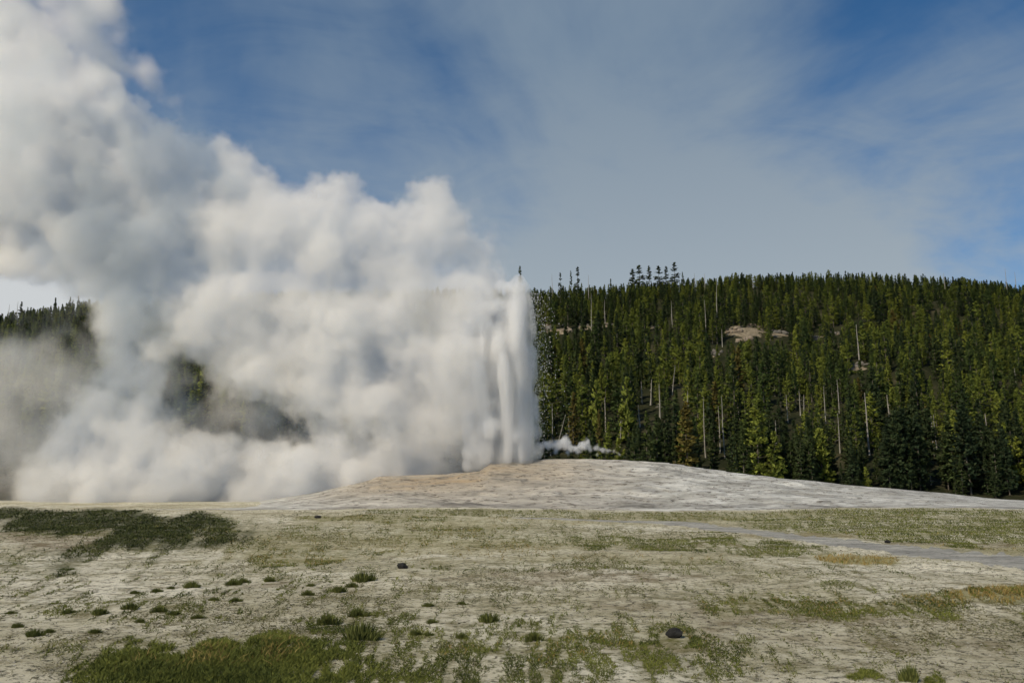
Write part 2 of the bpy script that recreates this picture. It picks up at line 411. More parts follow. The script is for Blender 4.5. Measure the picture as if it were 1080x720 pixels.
def pine(seed, H, rad, base, nbr, per, size, shape=0.9, droop=-0.1, clump=1.0, gap=0.0):
    """height, crown radius, crown base (fraction), number of branches, sprays per branch, spray size"""
    g = np.random.default_rng(seed)
    n = 9
    zz = np.linspace(-0.6, H * 0.985, n)
    bend = 0.012 * H * np.cumsum(g.normal(size=(n, 2)), 0) * 0.25
    pts = np.column_stack([bend, zz]); r0 = 0.011 * H + 0.04
    trunk = tube(pts, r0 * (1 - np.linspace(0, 0.93, n)), 6)
    parts = [trunk]
    tri_c, tri_d = [], []
    hs = base + (1 - base) * np.sort(g.random(nbr)) ** 0.92
    env = 0.75 + 0.35 * g.random(12)
    for h in hs:
        if gap and perlin(h * 7.0, seed * 1.7, 0.5) < -0.18 + (1 - gap) * -1: continue
        t = (h - base) / (1 - base)
        prof = (1 - t) ** shape * min(1.0, 0.45 + 2.6 * t) + 0.05
        L = rad * prof * env[int(h * 37) % 12] * (0.6 + 0.55 * g.random())
        th = g.random() * 2 * math.pi
        up = droop + 0.5 * t + 0.15 * g.normal()
        d = np.array([math.cos(th), math.sin(th), up])
        cx = np.interp(h * H, zz, pts[:, 0]); cy = np.interp(h * H, zz, pts[:, 1])
        o = np.array([cx, cy, h * H])
        if L > 0.8 and g.random() < 0.5: parts.append(tube(np.array([o, o + d * L * 0.9]), [0.05, 0.015], 3))
        m = max(2, int(per * (0.35 + 0.65 * L / rad)))
        s = (g.random(m) ** 0.6)[:, None]
        c = o + d * L * s + g.normal(size=(m, 3)) * np.array([0.16, 0.16, 0.12]) * (0.3 + L * 0.45) * clump
        tri_c.append(c); tri_d.append(np.repeat(d[None], m, 0))
    C = np.concatenate(tri_c); D = np.concatenate(tri_d); m = len(C)
    D = D + g.normal(size=(m, 3)) * 0.55 + np.array([0, 0, 0.15]); D /= np.linalg.norm(D, axis=1)[:, None]
    W = np.cross(D, g.normal(size=(m, 3)) * 0.5 + np.array([0, 0, 1.0])); W /= np.linalg.norm(W, axis=1)[:, None]
    N = np.cross(D, W)
    sz = (size * (0.6 + 0.8 * g.random(m)))[:, None]
    # each spray: a bent kite of two triangles plus a cross blade
    a = C - D * sz * 0.5; e = C + D * sz * 0.6; l = C + W * sz * 0.32 - N * sz * 0.10; r = C - W * sz * 0.32 - N * sz * 0.10; q = C + N * sz * 0.28
    Vc = np.stack([a, l, e, r, q], 1).reshape(-1, 3)
    i = np.arange(m) * 5
    Fcw = np.concatenate([np.stack([i, i + 1, i + 2], 1), np.stack([i, i + 2, i + 3], 1), np.stack([i, i + 4, i + 2], 1)])
    return merge(parts), (Vc, [Fcw])

KINDS = {   # name: (crown material, specs)
 'spire':  (NEEDLE,       [dict(H=19, rad=3.0, base=.05, nbr=140, per=11, size=.66, shape=1.0), dict(H=17, rad=2.8, base=.06, nbr=130, per=11, size=.62, shape=1.0), dict(H=21, rad=3.1, base=.10, nbr=140, per=11, size=.68, shape=1.0)]),
 'pine':   (NEEDLE,       [dict(H=18, rad=3.7, base=.05, nbr=140, per=13, size=.68, shape=.75), dict(H=16, rad=3.5, base=.06, nbr=130, per=13, size=.68, shape=.6, gap=.9), dict(H=20, rad=3.8, base=.1, nbr=140, per=13, size=.72, shape=.9, gap=.9)]),
 'dark':   (NEEDLE_DARK,  [dict(H=19, rad=3.3, base=.03, nbr=140, per=12, size=.75, shape=.95), dict(H=17, rad=3.2, base=.03, nbr=130, per=12, size=.75, shape=.9)]),
 'ragged': (NEEDLE_DARK,  [dict(H=21, rad=2.5, base=.10, nbr=80, per=11, size=.8, shape=.6, clump=1.1, gap=.8), dict(H=20, rad=2.8, base=.14, nbr=74, per=11, size=.8, shape=.55, clump=1.1, gap=.8)]),
 'young':  (NEEDLE_YOUNG, [dict(H=13, rad=3.6, base=.04, nbr=150, per=12, size=.75, shape=.6, droop=.15), dict(H=9, rad=2.3, base=.05, nbr=110, per=10, size=.6, shape=.75, droop=.1)]),
 'rusty':  (NEEDLE_RUST,  [dict(H=16, rad=2.5, base=.1, nbr=120, per=9, size=.75, shape=.65)]),
 'broad':  (NEEDLE_DARK,  [dict(H=22, rad=5.0, base=.1, nbr=150, per=16, size=1.0, shape=.8, droop=-.05)]),
}
TREE = {}
for kn, (cm, specs) in KINDS.items():
    TREE[kn] = []
    for q, sp in enumerate(specs):
        (tv, tf), (cv, cf) = pine(100 + 13 * q + len(kn) * 7, **sp)
        TREE[kn].append((mesh_np('trunk', tv, tf, [BARK]), mesh_np('crown', cv, cf, [cm]), sp['H'], (tv, tf, cv, cf, cm)))

HCAT = 'pine tree'
def put_tree(kind, var, x, y, z, s, rz, label, group, sx=1.0):
    tm, cm, H, _ = TREE[kind][var % len(TREE[kind])]
    e = bpy.data.objects.new('pine_tree', None); col.objects.link(e)
    e.location = (x, y, z); e.rotation_euler = (R(random.uniform(-1.5, 1.5)), R(random.uniform(-1.5, 1.5)), rz); e.scale = (s * sx, s * sx, s)
    tag(e, label, HCAT, group)
    link('trunk', tm, e); link('crown', cm, e)
    return e

# --- bare snags: px, py top, py foot, lean degrees, distance (None: where the foot meets the hill), label
SNAG = [
 (583,425,468,0,'thin grey dead trunk just right of the water column foot'),
 (588,437,466,14,'pale dead trunk leaning right beside the foot of the water column'),
 (600,440,466,0,'thin upright dead trunk right of the leaning trunk near the geyser'),
 (639,419,452,0,'thick pale dead trunk above the low steam wisp'),
 (654,443,466,4,'short forked dead trunk above the end of the steam wisp'),
 (677,402,420,0,'broad bleached dead trunk, the left of two side by side'),
 (686,400,421,4,'broad bleached dead trunk, the right of two side by side'),
 (675,427,444,-3,'short white dead trunk below the two broad bleached trunks'),
 (696,405,436,0,'slim dead trunk right of the two broad bleached trunks'),
 (709,385,410,8,'slim dead trunk leaning right high above the mound crest'),
 (726,412,430,0,'short pale dead trunk above the rusty pine'),
 (744,418,477,0,'tall pale dead trunk right of the rusty pine'),
 (759,428,472,0,'tall dead trunk, the left of a close pair at the forest foot'),
 (765,417,477,0,'tall dead trunk, the right of a close pair at the forest foot'),
 (781,424,442,-6,'short leaning dead trunk right of the tall close pair'),
 (819,443,464,0,'pale dead trunk left of the round bright young pine'),
 (831,416,440,0,'dead trunk in the middle of the lower forest, left of a thin pair'),
 (844,412,432,0,'thin dead trunk, the left of a pair in the lower forest'),
 (848,416,432,3,'thin dead trunk, the right of a pair in the lower forest'),
 (872,407,455,0,'long thin dead trunk above the round bright young pine'),
 (885,400,430,0,'long white dead trunk above and right of the round young pine'),
 (886,436,472,0,'grey dead trunk beside the right flank of the round young pine'),
 (917,414,474,0,'very tall thick pale dead trunk above the bright sapling'),
 (939,416,440,-2,'pale dead trunk right of the very tall thick one'),
 (985,437,474,0,'white dead trunk, the left of a close pair in the right forest'),
 (988,437,470,0,'white dead trunk, the right of a close pair in the right forest'),
 (974,468,488,5,'short dead trunk below the close white pair'),
 (982,494,518,0,'thin dead trunk standing low against the dark forest foot'),
 (1029,470,502,0,'thin dead trunk in front of the broad dark pine'),
 (1041,436,452,0,'short dead trunk above the broad dark pine'),
 (1073,388,408,0,'dead trunk near the right edge, high on the slope'),
 (907,342,380,0,'tall white dead trunk standing above the small grey outcrop'),
 (745,316,355,0,'dead trunk standing left of the tan outcrop'),
 (756,293,330,2,'tall grey dead trunk reaching the skyline above the tan outcrop'),
 (795,292,305,0,'short dead trunk just under the skyline'),
 (762,347,360,0,'short pale stump beside the tan outcrop'),
 (624,309,346,0,'grey dead trunk beside the left grey outcrop'),
 (638,316,337,0,'pale dead trunk above the left grey outcrop'),
 (709,317,342,0,'dead trunk right of the small grey ledge'),
 (583,289,303,0,'thin bare spike on the skyline next to the spray'),
 (621,290,303,0,'thin bare spike on the skyline left of the tree clump'),
 (733,288,303,0,'thin bare spike on the skyline just right of the tree clump'),
 (744,288,303,0,'second thin bare spike on the skyline right of the tree clump'),
 (997,288,300,0,'lone thin spike on the skyline of the right hill'),
 (1063,283,306,0,'tallest bare spike on the skyline near the right edge'),
 (1073,287,306,0,'bare spike on the skyline at the right edge'),
 (8,321,336,0,'bare spike on the left hill skyline by the photo edge'),
 (17,318,334,0,'bare spike on the left hill skyline, a little in from the photo edge'),
]
snag_boxes = []
SNAG_DONE = []
for k, (sx_, py0, py1, lean, lab) in enumerate(SNAG):
    foot = py1 + 6
    x, y, z = hill_hit(sx_, min(foot, 512))
    if y > 640 or py0 < 296 and py1 < 310: 
        y = 672; x, _, _ = at(sx_, foot, y); z = float(hill_z(x, y))
    _, _, zt = at(sx_, py0, y)
    H = max(zt - z, 4.0)
    g = np.random.default_rng(900 + k)
    thick = (0.30 if ('thick' in lab or 'broad' in lab or 'tall white' in lab) else 0.2) * 1.08 * (1 + max(0, (y - 250)) / 520)
    n = 7; zz = np.linspace(-0.5, H, n)
    off = math.tan(R(lean)) * np.clip(zz, 0, None)
    pts = np.column_stack([off + 0.02 * H * np.cumsum(g.normal(size=n)) * 0.2, 0.05 * g.normal(size=n), zz])
    parts = [tube(pts, thick * (1 - np.linspace(0, 0.78, n)), 6)]
    for q in range(int(6 + g.integers(0, 9))):
        h = H * (0.25 + 0.72 * g.random()); th = g.random() * 6.283; L = (0.4 + 1.1 * g.random()) * (1.15 - h / H) * 1.3
        o = np.array([np.interp(h, zz, pts[:, 0]), np.interp(h, zz, pts[:, 1]), h])
        parts.append(tube(np.array([o, o + L * np.array([math.cos(th), math.sin(th), 0.2 * g.normal()])]), [thick * .3, thick * .1], 3))
    V, Fs = merge(parts)
    o = link('dead_tree', mesh_np('dead_tree', V, Fs, [DEADWOOD]), loc=(x, y, z))
    tag(o, lab, 'dead tree', 'bleached dead trunks standing in the forest')
    w = F * thick / y
    snag_boxes.append((sx_ - 3 - w, sx_ + 3 + w + math.tan(R(lean)) * (py1 - py0), py0, py0 + 0.8 * (py1 - py0), y))

# --- named trees the photo singles out: px, py top, py foot, kind, variant, width factor, label
NAMED = [
 (549,281,330,'ragged',0,.8,'lone treetop showing dark above the crest of the water column'),
 (591,288,312,'ragged',1,.7,'thin dark skyline pine nearest the spray'),
 (603,286,312,'ragged',0,.6,'slim dark skyline pine, left of the close pair beside the spray'),
 (609,282,312,'ragged',1,.8,'taller dark skyline pine, right of the close pair beside the spray'),
 (644,294,312,'dark',0,.8,'small dark pine alone on the skyline left of the tall clump'),
 (667,284,308,'ragged',0,1.6,'leftmost tree of the tall skyline clump with a broad gappy crown'),
 (676,280,308,'ragged',1,1.6,'second tree from the left in the tall skyline clump'),
 (685,281,308,'ragged',0,1.3,'narrow pointed tree third from the left in the skyline clump'),
 (695,281,308,'ragged',1,1.6,'middle tree of the tall skyline clump with the widest crown'),
 (703,281,308,'ragged',0,1.2,'thin pointed tree right of the middle of the skyline clump'),
 (713,277,308,'ragged',1,1.4,'highest tree of the skyline clump, second from its right end'),
 (721,287,308,'ragged',0,.8,'low rightmost tree of the tall skyline clump'),
 (868,453,512,'young',0,1.0,'round bright green young pine at the forest foot behind the mound slope'),
 (915,492,520,'young',1,.8,'small bright sapling alone against the dark forest foot'),
 (879,494,518,'young',1,.7,'small bright sapling at the right foot of the round young pine'),
 (727,424,496,'rusty',0,1.1,'rusty olive pine rising above the mound crest'),
 (605,414,478,'rusty',0,.8,'yellowish narrow pine above the left part of the steam wisp'),
 (629,401,470,'young',1,.6,'bright yellow green narrow pine above the steam wisp'),
 (663,398,470,'young',1,.7,'bright yellow green pine with a pointed top left of the broad bleached trunks'),
 (633,432,482,'rusty',0,.6,'small rusty pine close behind the steam wisp'),
 (818,455,505,'young',1,.9,'light green bushy pine at the forest foot left of the round one'),
 (800,430,500,'pine',1,1.0,'mid green pine left of the light bushy one at the forest foot'),
 (1030,436,528,'broad',0,1.0,'broad dark pine with wide tiered branches at the right forest foot'),
 (948,430,520,'broad',0,.85,'wide dark pine behind and right of the bright sapling'),
 (1066,450,530,'broad',0,.8,'dark wide pine cut by the right edge of the photo'),
 (20,318,345,'dark',1,.9,'dark pointed pine on the left hill skyline near the photo edge'),
 (56,314,345,'dark',0,.9,'dark pine on the left hill skyline left of the steam edge'),
 (71,313,345,'dark',1,.9,'tall dark pine on the left hill skyline, second from the steam'),
 (80,312,345,'dark',0,.8,'tall dark pine on the left hill skyline touching the steam edge'),
]
named_boxes = []
for (px_, py0, py1, kind, var, sx_, lab) in NAMED:
    if py0 < 320: 
        y = 668; x, _, _ = at(px_, py1, y); z = float(hill_z(x, y)) - 0.3
    elif py1 > 494:
        y = 183 + 3 * (py1 % 5); x, _, _ = at(px_, py1, y); z = float(hill_z(x, y)) - 0.3
    else:
        x, y, z = hill_hit(px_, py1)
    _, _, zt = at(px_, py0, y)
    H = TREE[kind][var % len(TREE[kind])][2]
    s = (zt - z) / H
    put_tree(kind, var, x, y, z, s, random.uniform(0, 6.28), lab, 'pines the forest edge and skyline single out', sx_)
    w = 2.4 * s * sx_ * F / y
    named_boxes.append((px_ - w * .6, px_ + w * .6, py0, py0 + 0.6 * (py1 - py0), y))

# --- the rest of the wood
cand = []
y = 181.0
while y < 705:
    sp = 4.7 + (y - 180) / 520 * 5.0 - (3.6 if y > 615 else 0)
    lim = 0.76 * y + 60
    n = int(2 * lim / sp)
    x = -lim + (np.arange(n) + rng.random(n)) * sp
    yy = y + rng.uniform(-0.5, 0.5, n) * sp
    cand.append(np.column_stack([x, yy])); y += sp * 0.92
for y in (183, 187, 191, 196):
    x = np.arange(35, 175, 3.3); cand.append(np.column_stack([x + rng.uniform(-1, 1, len(x)), y + rng.uniform(-1.5, 1.5, len(x))]))
cand = np.concatenate(cand)
cz = hill_z(cand[:, 0], cand[:, 1])
dens = fbm(cand[:, 0] / 45, cand[:, 1] / 45, 3.3, 2)
u = rng.random(len(cand))
ok = (u < 0.95 - 0.35 * (dens < -0.35)) & ((cz > -1) | (cand[:, 1] < 230))
X, Y, Z = cand[ok, 0], cand[ok, 1], cz[ok] - 0.2
N = len(X)
tone = fbm(X / 60, Y / 60, 9.1, 3)
kinds = np.array(['spire'] * N, dtype=object)
u = rng.random(N)
kinds[u < .34] = 'pine'; kinds[(u > .30) & (u < .30 + np.clip(.30 - .60 * tone, 0, .62))] = 'dark'
kinds[(u > .93) & (u < .965)] = 'ragged'; kinds[(u > .965) & (Y < 420)] = 'young'; kinds[u > .992] = 'rusty'
front = Y < 215; kinds[front & (rng.random(N) < .75)] = 'dark'; kinds[front & (rng.random(N) < .35) & (X > 60)] = 'broad'
var = rng.integers(0, 3, N)
HT = np.array([TREE[k][v % len(TREE[k])][2] for k, v in zip(kinds, var)])
want = np.clip(rng.normal(14.8, 3.2, N), 8, 22) * (1.0 - 0.08 * (Y < 240)) * (1 - 0.10 * sstep(430, 640, Y))
want = np.where(rng.random(N) < 0.22, want * 0.62, want); want = np.where(Y > 600, 0.40 * want + 6.8, want)
want = np.where(kinds == 'young', np.minimum(want, 11), want)
S = want / HT
tx, ty = proj(X, Y, Z + want)
bx_, by_ = proj(X, Y, Z)
wpx = 2.2 * S * F / Y
keep = np.ones(N, bool)
for cx, cy, rx, ry in CLEAR:      # rock faces stay open
    hx, hy, hz = hill_hit(cx, cy)
    inx = np.abs(tx - cx) < rx * 0.9 + wpx * 0.4
    cover = (ty < cy + ry * 0.7) & (by_ > cy - ry * 0.8) & (Y < hy + 6)
    keep &= ~(inx & cover & (rng.random(N) < (0.97 if rx > 9.5 or cx > 700 else 0.6)))
for (x0, x1, y0, y1, yd) in snag_boxes:
    keep &= ~((tx > x0 - wpx * .3) & (tx < x1 + wpx * .3) & (ty < y1) & (by_ > y0) & (Y < yd + 1))
for (x0, x1, y0, y1, yd) in named_boxes:
    keep &= ~((tx > x0 - wpx * .4) & (tx < x1 + wpx * .4) & (ty < y1) & (by_ > y0) & (Y < yd + 1.5))
X, Y, Z, kinds, var, S, want, tx, ty, wpx = [a[keep] for a in (X, Y, Z, kinds, var, S, want, tx, ty, wpx)]
N = len(X)
# how much of each tree shows over those in front of it
order = np.argsort(Y)
hor = np.full(1300, 534.0)
silx = np.interp(np.arange(1300) - 110, _sil[:, 0], _sil[:, 1]); hor = np.minimum(hor, silx)
exposed = np.zeros(N)
for i in order:
    a, b_ = int(tx[i] - wpx[i] * .5) + 110, int(tx[i] + wpx[i] * .5) + 111
    if b_ <= 110 or a >= 1190: continue
    a = max(a, 0); b_ = min(b_, 1299)
    seg = hor[a:b_]
    if len(seg) == 0: continue
    exposed[i] = np.clip(seg - ty[i], 0, None).sum()
    hor[a:b_] = np.minimum(seg, ty[i] + 3 + want[i] * 0.10 * F / Y[i])
screen = (tx > 95) & (tx < 562) & ~((tx > 165) & (tx < 320) & (ty > 385) & (ty < 460))
exposed[screen] = 0
exposed[(tx <= 95) & (ty > 470)] = 0
pick = np.argsort(-exposed)[:300 - len(NAMED)]
pick = pick[exposed[pick] > 0]
is_pick = np.zeros(N, bool); is_pick[pick] = True
DESC = {'spire': 'slender green pine', 'pine': 'full green pine', 'dark': 'dark green pine', 'ragged': 'gappy pine', 'young': 'bright green young pine', 'rusty': 'rusty olive pine', 'broad': 'wide dark pine'}
def zone(px, py, yd):
    if px < 130: return 'on the left hill beyond the steam', 'pines on the left hill'
    if px < 562: return 'seen through the gap in the steam', 'pines seen through the steam'
    side = 'behind the mound crest' if px < 720 else ('behind the mound right slope' if px < 900 else 'near the right edge of the photo')
    if yd < 235: return 'at the foot of the forest ' + side, 'pines along the forest foot'
    if py > 345:
        side = 'above the mound crest' if px < 720 else ('below the tan outcrop' if px < 860 else 'near the right edge of the photo')
        return 'on the lower slope ' + side, 'pines on the lower slope'
    side = 'around the grey outcrop' if px < 670 else ('around the tan outcrop' if px < 860 else 'near the right edge of the photo')
    return 'on the upper slope ' + side, 'pines on the upper slope'
for i in pick:
    ztxt, grp = zone(tx[i], ty[i], Y[i]); ztxt = ztxt.replace('near the right edge of the photo', 'near the photo right edge')
    put_tree(kinds[i], int(var[i]), float(X[i]), float(Y[i]), float(Z[i]), float(S[i]), random.uniform(0, 6.28), DESC[kinds[i]] + ' ' + ztxt, grp, 1.0 + 0.30 * float(sstep(300, 560, Y[i])))

# the remaining wood: one object, trees instanced on points
fc = bpy.data.collections.new('forest_tree_kinds')
flat = []
for kn in ('spire', 'pine', 'dark', 'ragged', 'young', 'rusty', 'broad'):
    for q, (tm, cm, H, (tv, tf, cv, cf, cmat)) in enumerate(TREE[kn]):
        V, Fs = merge([(tv, f) for f in tf[:1]] + [(cv, cf[0])]) if False else (None, None)
        Vall = np.concatenate([tv, cv]); Fl = list(tf) + [cf[0] + len(tv)]
        nm = sum(len(f) for f in tf)
        me = mesh_np('forest_tree', Vall, Fl, [BARK, cmat], fmat=np.concatenate([np.zeros(nm), np.ones(len(cf[0]))]))
        o = bpy.data.objects.new('forest_tree_%02d' % len(flat), me); fc.objects.link(o); flat.append((kn, q))
idx = {kq: i for i, kq in enumerate(flat)}
rest = ~is_pick
P = np.stack([X[rest], Y[rest], Z[rest]], 1)
pid = [idx[(k, v % len(TREE[k]))] for k, v in zip(kinds[rest], var[rest])]
me = bpy.data.meshes.new('forest'); me.vertices.add(len(P)); me.vertices.foreach_set('co', P.astype(np.float32).ravel())
vec = me.attributes.new('size', 'FLOAT_VECTOR', 'POINT'); wf = 1.0 + 0.30 * sstep(300, 560, Y[rest])
vec.data.foreach_set('vector', np.stack([S[rest] * wf, S[rest] * wf, S[rest]], 1).astype(np.float32).ravel())
a = me.attributes.new('pick', 'INT', 'POINT'); a.data.foreach_set('value', np.array(pid, dtype=np.int32))
add_vattr(me, 'turn', rng.random(len(P)) * 6.283)
forest = link('forest', me)
tag(forest, 'dense mass of pines covering the hill behind the numbered trees'.replace('numbered', 'nearer'), 'forest', kind='stuff')
ng = bpy.data.node_groups.new('scatter_trees', 'GeometryNodeTree')
ng.interface.new_socket('Geometry', in_out='INPUT', socket_type='NodeSocketGeometry')
ng.interface.new_socket('Geometry', in_out='OUTPUT', socket_type='NodeSocketGeometry')
gi = ng.nodes.new('NodeGroupInput'); go = ng.nodes.new('NodeGroupOutput')
m2p = ng.nodes.new('GeometryNodeMeshToPoints'); ci = ng.nodes.new('GeometryNodeCollectionInfo')
ci.inputs['Collection'].default_value = fc; ci.inputs['Separate Children'].default_value = True; ci.inputs['Reset Children'].default_value = True
iop = ng.nodes.new('GeometryNodeInstanceOnPoints'); iop.inputs['Pick Instance'].default_value = True
def named(nm, ty_):
    n = ng.nodes.new('GeometryNodeInputNamedAttribute'); n.data_type = ty_; n.inputs['Name'].default_value = nm; return n.outputs['Attribute']
cx_ = ng.nodes.new('ShaderNodeCombineXYZ'); ng.links.new(named('turn', 'FLOAT'), cx_.inputs[2])
e2r = ng.nodes.new('FunctionNodeEulerToRotation'); ng.links.new(cx_.outputs[0], e2r.inputs[0])
ng.links.new(gi.outputs[0], m2p.inputs[0]); ng.links.new(m2p.outputs[0], iop.inputs['Points'])
ng.links.new(ci.outputs[0], iop.inputs['Instance']); ng.links.new(named('pick', 'INT'), iop.inputs['Instance Index'])
ng.links.new(e2r.outputs[0], iop.inputs['Rotation'])
ng.links.new(named('size', 'FLOAT_VECTOR'), iop.inputs['Scale'])
ng.links.new(iop.outputs[0], go.inputs[0])
md = forest.modifiers.new('trees', 'NODES'); md.node_group = ng
print('trees', N, 'picked', len(pick), 'rest', len(P))

# ------------------------------------------------------------------ rocks
def ico(sub):
    import bmesh
    bm = bmesh.new(); bmesh.ops.create_icosphere(bm, subdivisions=sub, radius=1)
    bm.verts.ensure_lookup_table()
    V = np.array([v.co[:] for v in bm.verts]); Fc = np.array([[v.index for v in f.verts] for f in bm.faces]); bm.free()
    return V, Fc
ICO1, ICO2, ICO3, ICO4 = ico(1), ico(2), ico(3), ico(4)

def rock(seed, dims, blocky=0.35, base=ICO4):
    V, Fc = base; V = V.copy(); s = seed * 3.7
    d = 1 + 0.34 * fbm(V[:, 0] * 1.3 + s, V[:, 1] * 1.3, V[:, 2] * 1.3, 4)
    g = np.random.default_rng(seed)
    for _ in range(9):   # flat fractured faces
        nrm = g.normal(size=3); nrm /= np.linalg.norm(nrm); h = V @ nrm
        cut = 0.62 + 0.25 * g.random()
        d = np.where(h * d > cut, d * (1 - blocky) + blocky * cut / np.maximum(h, .2), d)
    return V * d[:, None] * np.array(dims), Fc

def put_rock(x, y, z, dims, mat, label, seed, name='rock', cat='rock', rz=0.0):
    V, Fc = rock(seed, dims, 0.75)
    o = link(name, mesh_np(name, V, [Fc], [mat]), loc=(x, y, z)); o.rotation_euler[2] = rz
    return tag(o, label, cat)

gx, gy = ground_at(711, 676); put_rock(gx, gy, ground_z(gx, gy) + 0.06, (0.20, 0.16, 0.13), ROCK_DARK, 'dark blackish stone lying on the near ground right of centre', 5)
gx, gy = ground_at(424, 602); put_rock(gx, gy, ground_z(gx, gy) + 0.08, (0.22, 0.2, 0.15), ROCK_DARK, 'small dark stone on the bare pale ground below the mound', 8)
gx, gy = ground_at(335, 546.5); put_rock(gx, gy, ground_z(gx, gy) + 0.1, (0.36, 0.3, 0.16), ROCK_DARK, 'small dark stone in the grass strip left of the mound foot', 12)
gx, gy = ground_at(936, 571); put_rock(gx, gy, ground_z(gx, gy) + 0.1, (0.17, 0.15, 0.10), ROCK_DARK, 'small dark stone on the far bank of the grey channel', 13)

OUT = [(774,349,5.0,2.4,ROCK_TAN,'wide tan outcrop in the middle of the wooded slope'),
 (796,345,6.5,2.6,ROCK_TAN,'tan rounded crag forming the top of the widest outcrop'),
 (790,358,5.5,2.2,ROCK_TAN,'lower tan ledge of the widest outcrop'),
 (824,351,5.2,1.8,ROCK_GREY,'pale grey ledge right of the tan outcrop'),
 (757,373,3.6,3.0,ROCK_GREY,'grey sloping slab below and left of the tan outcrop'),
 (862,357,3.6,1.5,ROCK_GREY,'small pinkish grey ledge farther right of the tan outcrop'),
 (880,352,3.4,1.2,ROCK_GREY,'small pale ledge farthest right at the height of the tan outcrop'),
 (905,386,4.4,2.2,ROCK_GREY,'grey outcrop under the tall white dead trunk'),
 (582,346,3.8,2.4,ROCK_GREY,'broken grey crag next to the edge of the spray'),
 (598,349,3.4,2.4,ROCK_TAN,'small orange tan crag between the two grey crags right of the spray'),
 (614,343,4.2,2.2,ROCK_GREY,'broken grey crag second right of the spray'),
 (641,343,4.2,1.4,ROCK_GREY,'low grey ledge on the upper slope right of the crags'),
 (692,345,4.0,1.3,ROCK_GREY,'low grey ledge midway between the crags and the tan outcrop')]
for k, (px_, py_, w, h, m, lab) in enumerate(OUT):
    x, y, z = hill_hit(px_, py_)
    g = np.random.default_rng(300 + k); ps = []
    for q in range(9):
        V, Fc = rock(500 + 17 * k + q, (w * g.uniform(.22, .5), w * g.uniform(.2, .4), h * g.uniform(.35, .9)), 0.85, ICO3)
        a_ = 0.5 * g.normal(); V = np.column_stack([V[:, 0] * math.cos(a_) - V[:, 1] * math.sin(a_), V[:, 0] * math.sin(a_) + V[:, 1] * math.cos(a_), V[:, 2]])
        ox, oy = g.uniform(-.85, .85) * w, g.uniform(-.5, .5) * w
        ps.append((V + np.array([ox, oy, float(hill_z(x + ox, y + oy)) - z + 0.1 * h]), Fc))
    V, Fs = merge(ps)
    tag(link('rock_outcrop', mesh_np('rock_outcrop', V, Fs, [m]), loc=(x, y, z)), lab, 'rock outcrop')

# ------------------------------------------------------------------ grass, litter and stones on the plain
def blades(px, py, hgt, wid, lean, name, mat, label, seed):
    print(name, len(px))
    g = np.random.default_rng(seed)
    x, y = ground_at(px, py)
    z = ground_z(x, y)
    m = len(x)
    th = g.random(m) * 6.283
    W = np.stack([np.cos(th), np.sin(th), np.zeros(m)], 1)
    D = np.stack([g.normal(size=m) * lean, g.normal(size=m) * lean, np.ones(m)], 1)
    b0 = np.stack([x, y, z - 0.01], 1); h = (hgt * (0.45 + 0.9 * g.random(m)))[:, None]; w = (wid * (0.6 + 0.7 * g.random(m)))[:, None]
    V = np.stack([b0 - W * w, b0 + W * w, b0 + D * h * 0.55 + W * w * 0.75, b0 + D * h * 0.55 - W * w * 0.75, b0 + D * h + np.stack([D[:, 0], D[:, 1], D[:, 2] * 0], 1) * h * 0.5], 1).reshape(-1, 3)
    i = np.arange(m) * 5
    Fq = np.stack([i, i + 1, i + 2, i + 3], 1); Ft = np.stack([i + 3, i + 2, i + 4], 1)
    o = link(name, mesh_np(name, V, [Fq, Ft], [mat]))
    return tag(o, label, 'grass', kind='stuff')

STONES = [(711,674,16,9),(424,602,12,6),(335,547,9,3),(936,572,9,3)]
def sample(E, n, thr_seed, dens=1.0, lo=537, hi=740):
    g = np.random.default_rng(thr_seed)
    py = lo + (hi - lo) * g.random(n) ** 0.9; px = g.uniform(-260, 1400, n)
    x, y = ground_at(px, py)
    v, d, bb, sh = fields(x, y)
    f = {'g': v * (1 - sh * .8), 'd': d, 's': sh, 'l': 0.22 + 0.5 * v + 0.55 * sstep(-0.1, 0.6, fbm(x / 7, y / 9, 4.4, 4))}[E]
    q = 0.35 + y * .016
    patch = fbm(x / q, y / (0.5 + y * .04), 12.0, 3) * 0.5 + 0.5
    micro = fbm(x / (0.10 + y * .005), y / (0.2 + y * .016), 3.0, 2) * 0.5 + 0.5
    tex = 0.5 * patch + 0.5 * micro
    p = np.clip(f * 1.1, 0, 1) ** 1.3 * sstep(0.40, 0.60, tex + 0.30 * (f - 0.5)) * dens
    if E == 'g': p = np.maximum(p, (0.06 + 0.5 * field(px, py, [(200,630,300,40,1),(560,680,200,40,.7)])) * sstep(0.56, 0.66, micro) * sstep(.45, .55, patch))
    k = g.random(n) < p
    pc_ = np.interp(px, chan[:, 0], chan[:, 1]); phh = np.interp(px, chan[:, 0], chan[:, 2])
    k &= ~((px > 545) & (np.abs(py - pc_) < phh * 0.95))
    for a, b_, rx, ry in STONES: k &= ~(((px - a) / rx) ** 2 + ((py - b_ - ry * .5) / ry) ** 2 < 1)
    px, py = px[k], py[k]; x, y = ground_at(px, py)
    tall = field(px, py, [(240,700,150,30,1),(888,591,44,8,.7),(1060,628,60,14,.6)])
    return px, py, y, tall
px, py, yd, tall = sample('g', 1200000, 21)
blades(px, py, 0.035 + 0.0009 * yd + 0.075 * tall, 0.003 + yd * 0.00040, 0.45, 'grass', GRASS_G, 'patches of short green grass growing over the pale ground', 31)
px, py, yd, tall = sample('d', 440000, 22, 0.7)
blades(px, py, 0.05 + 0.0010 * yd + 0.09 * tall, 0.004 + yd * 0.00040, 0.4, 'dry_grass', GRASS_D, 'golden dry grass mixed among the green patches', 32)
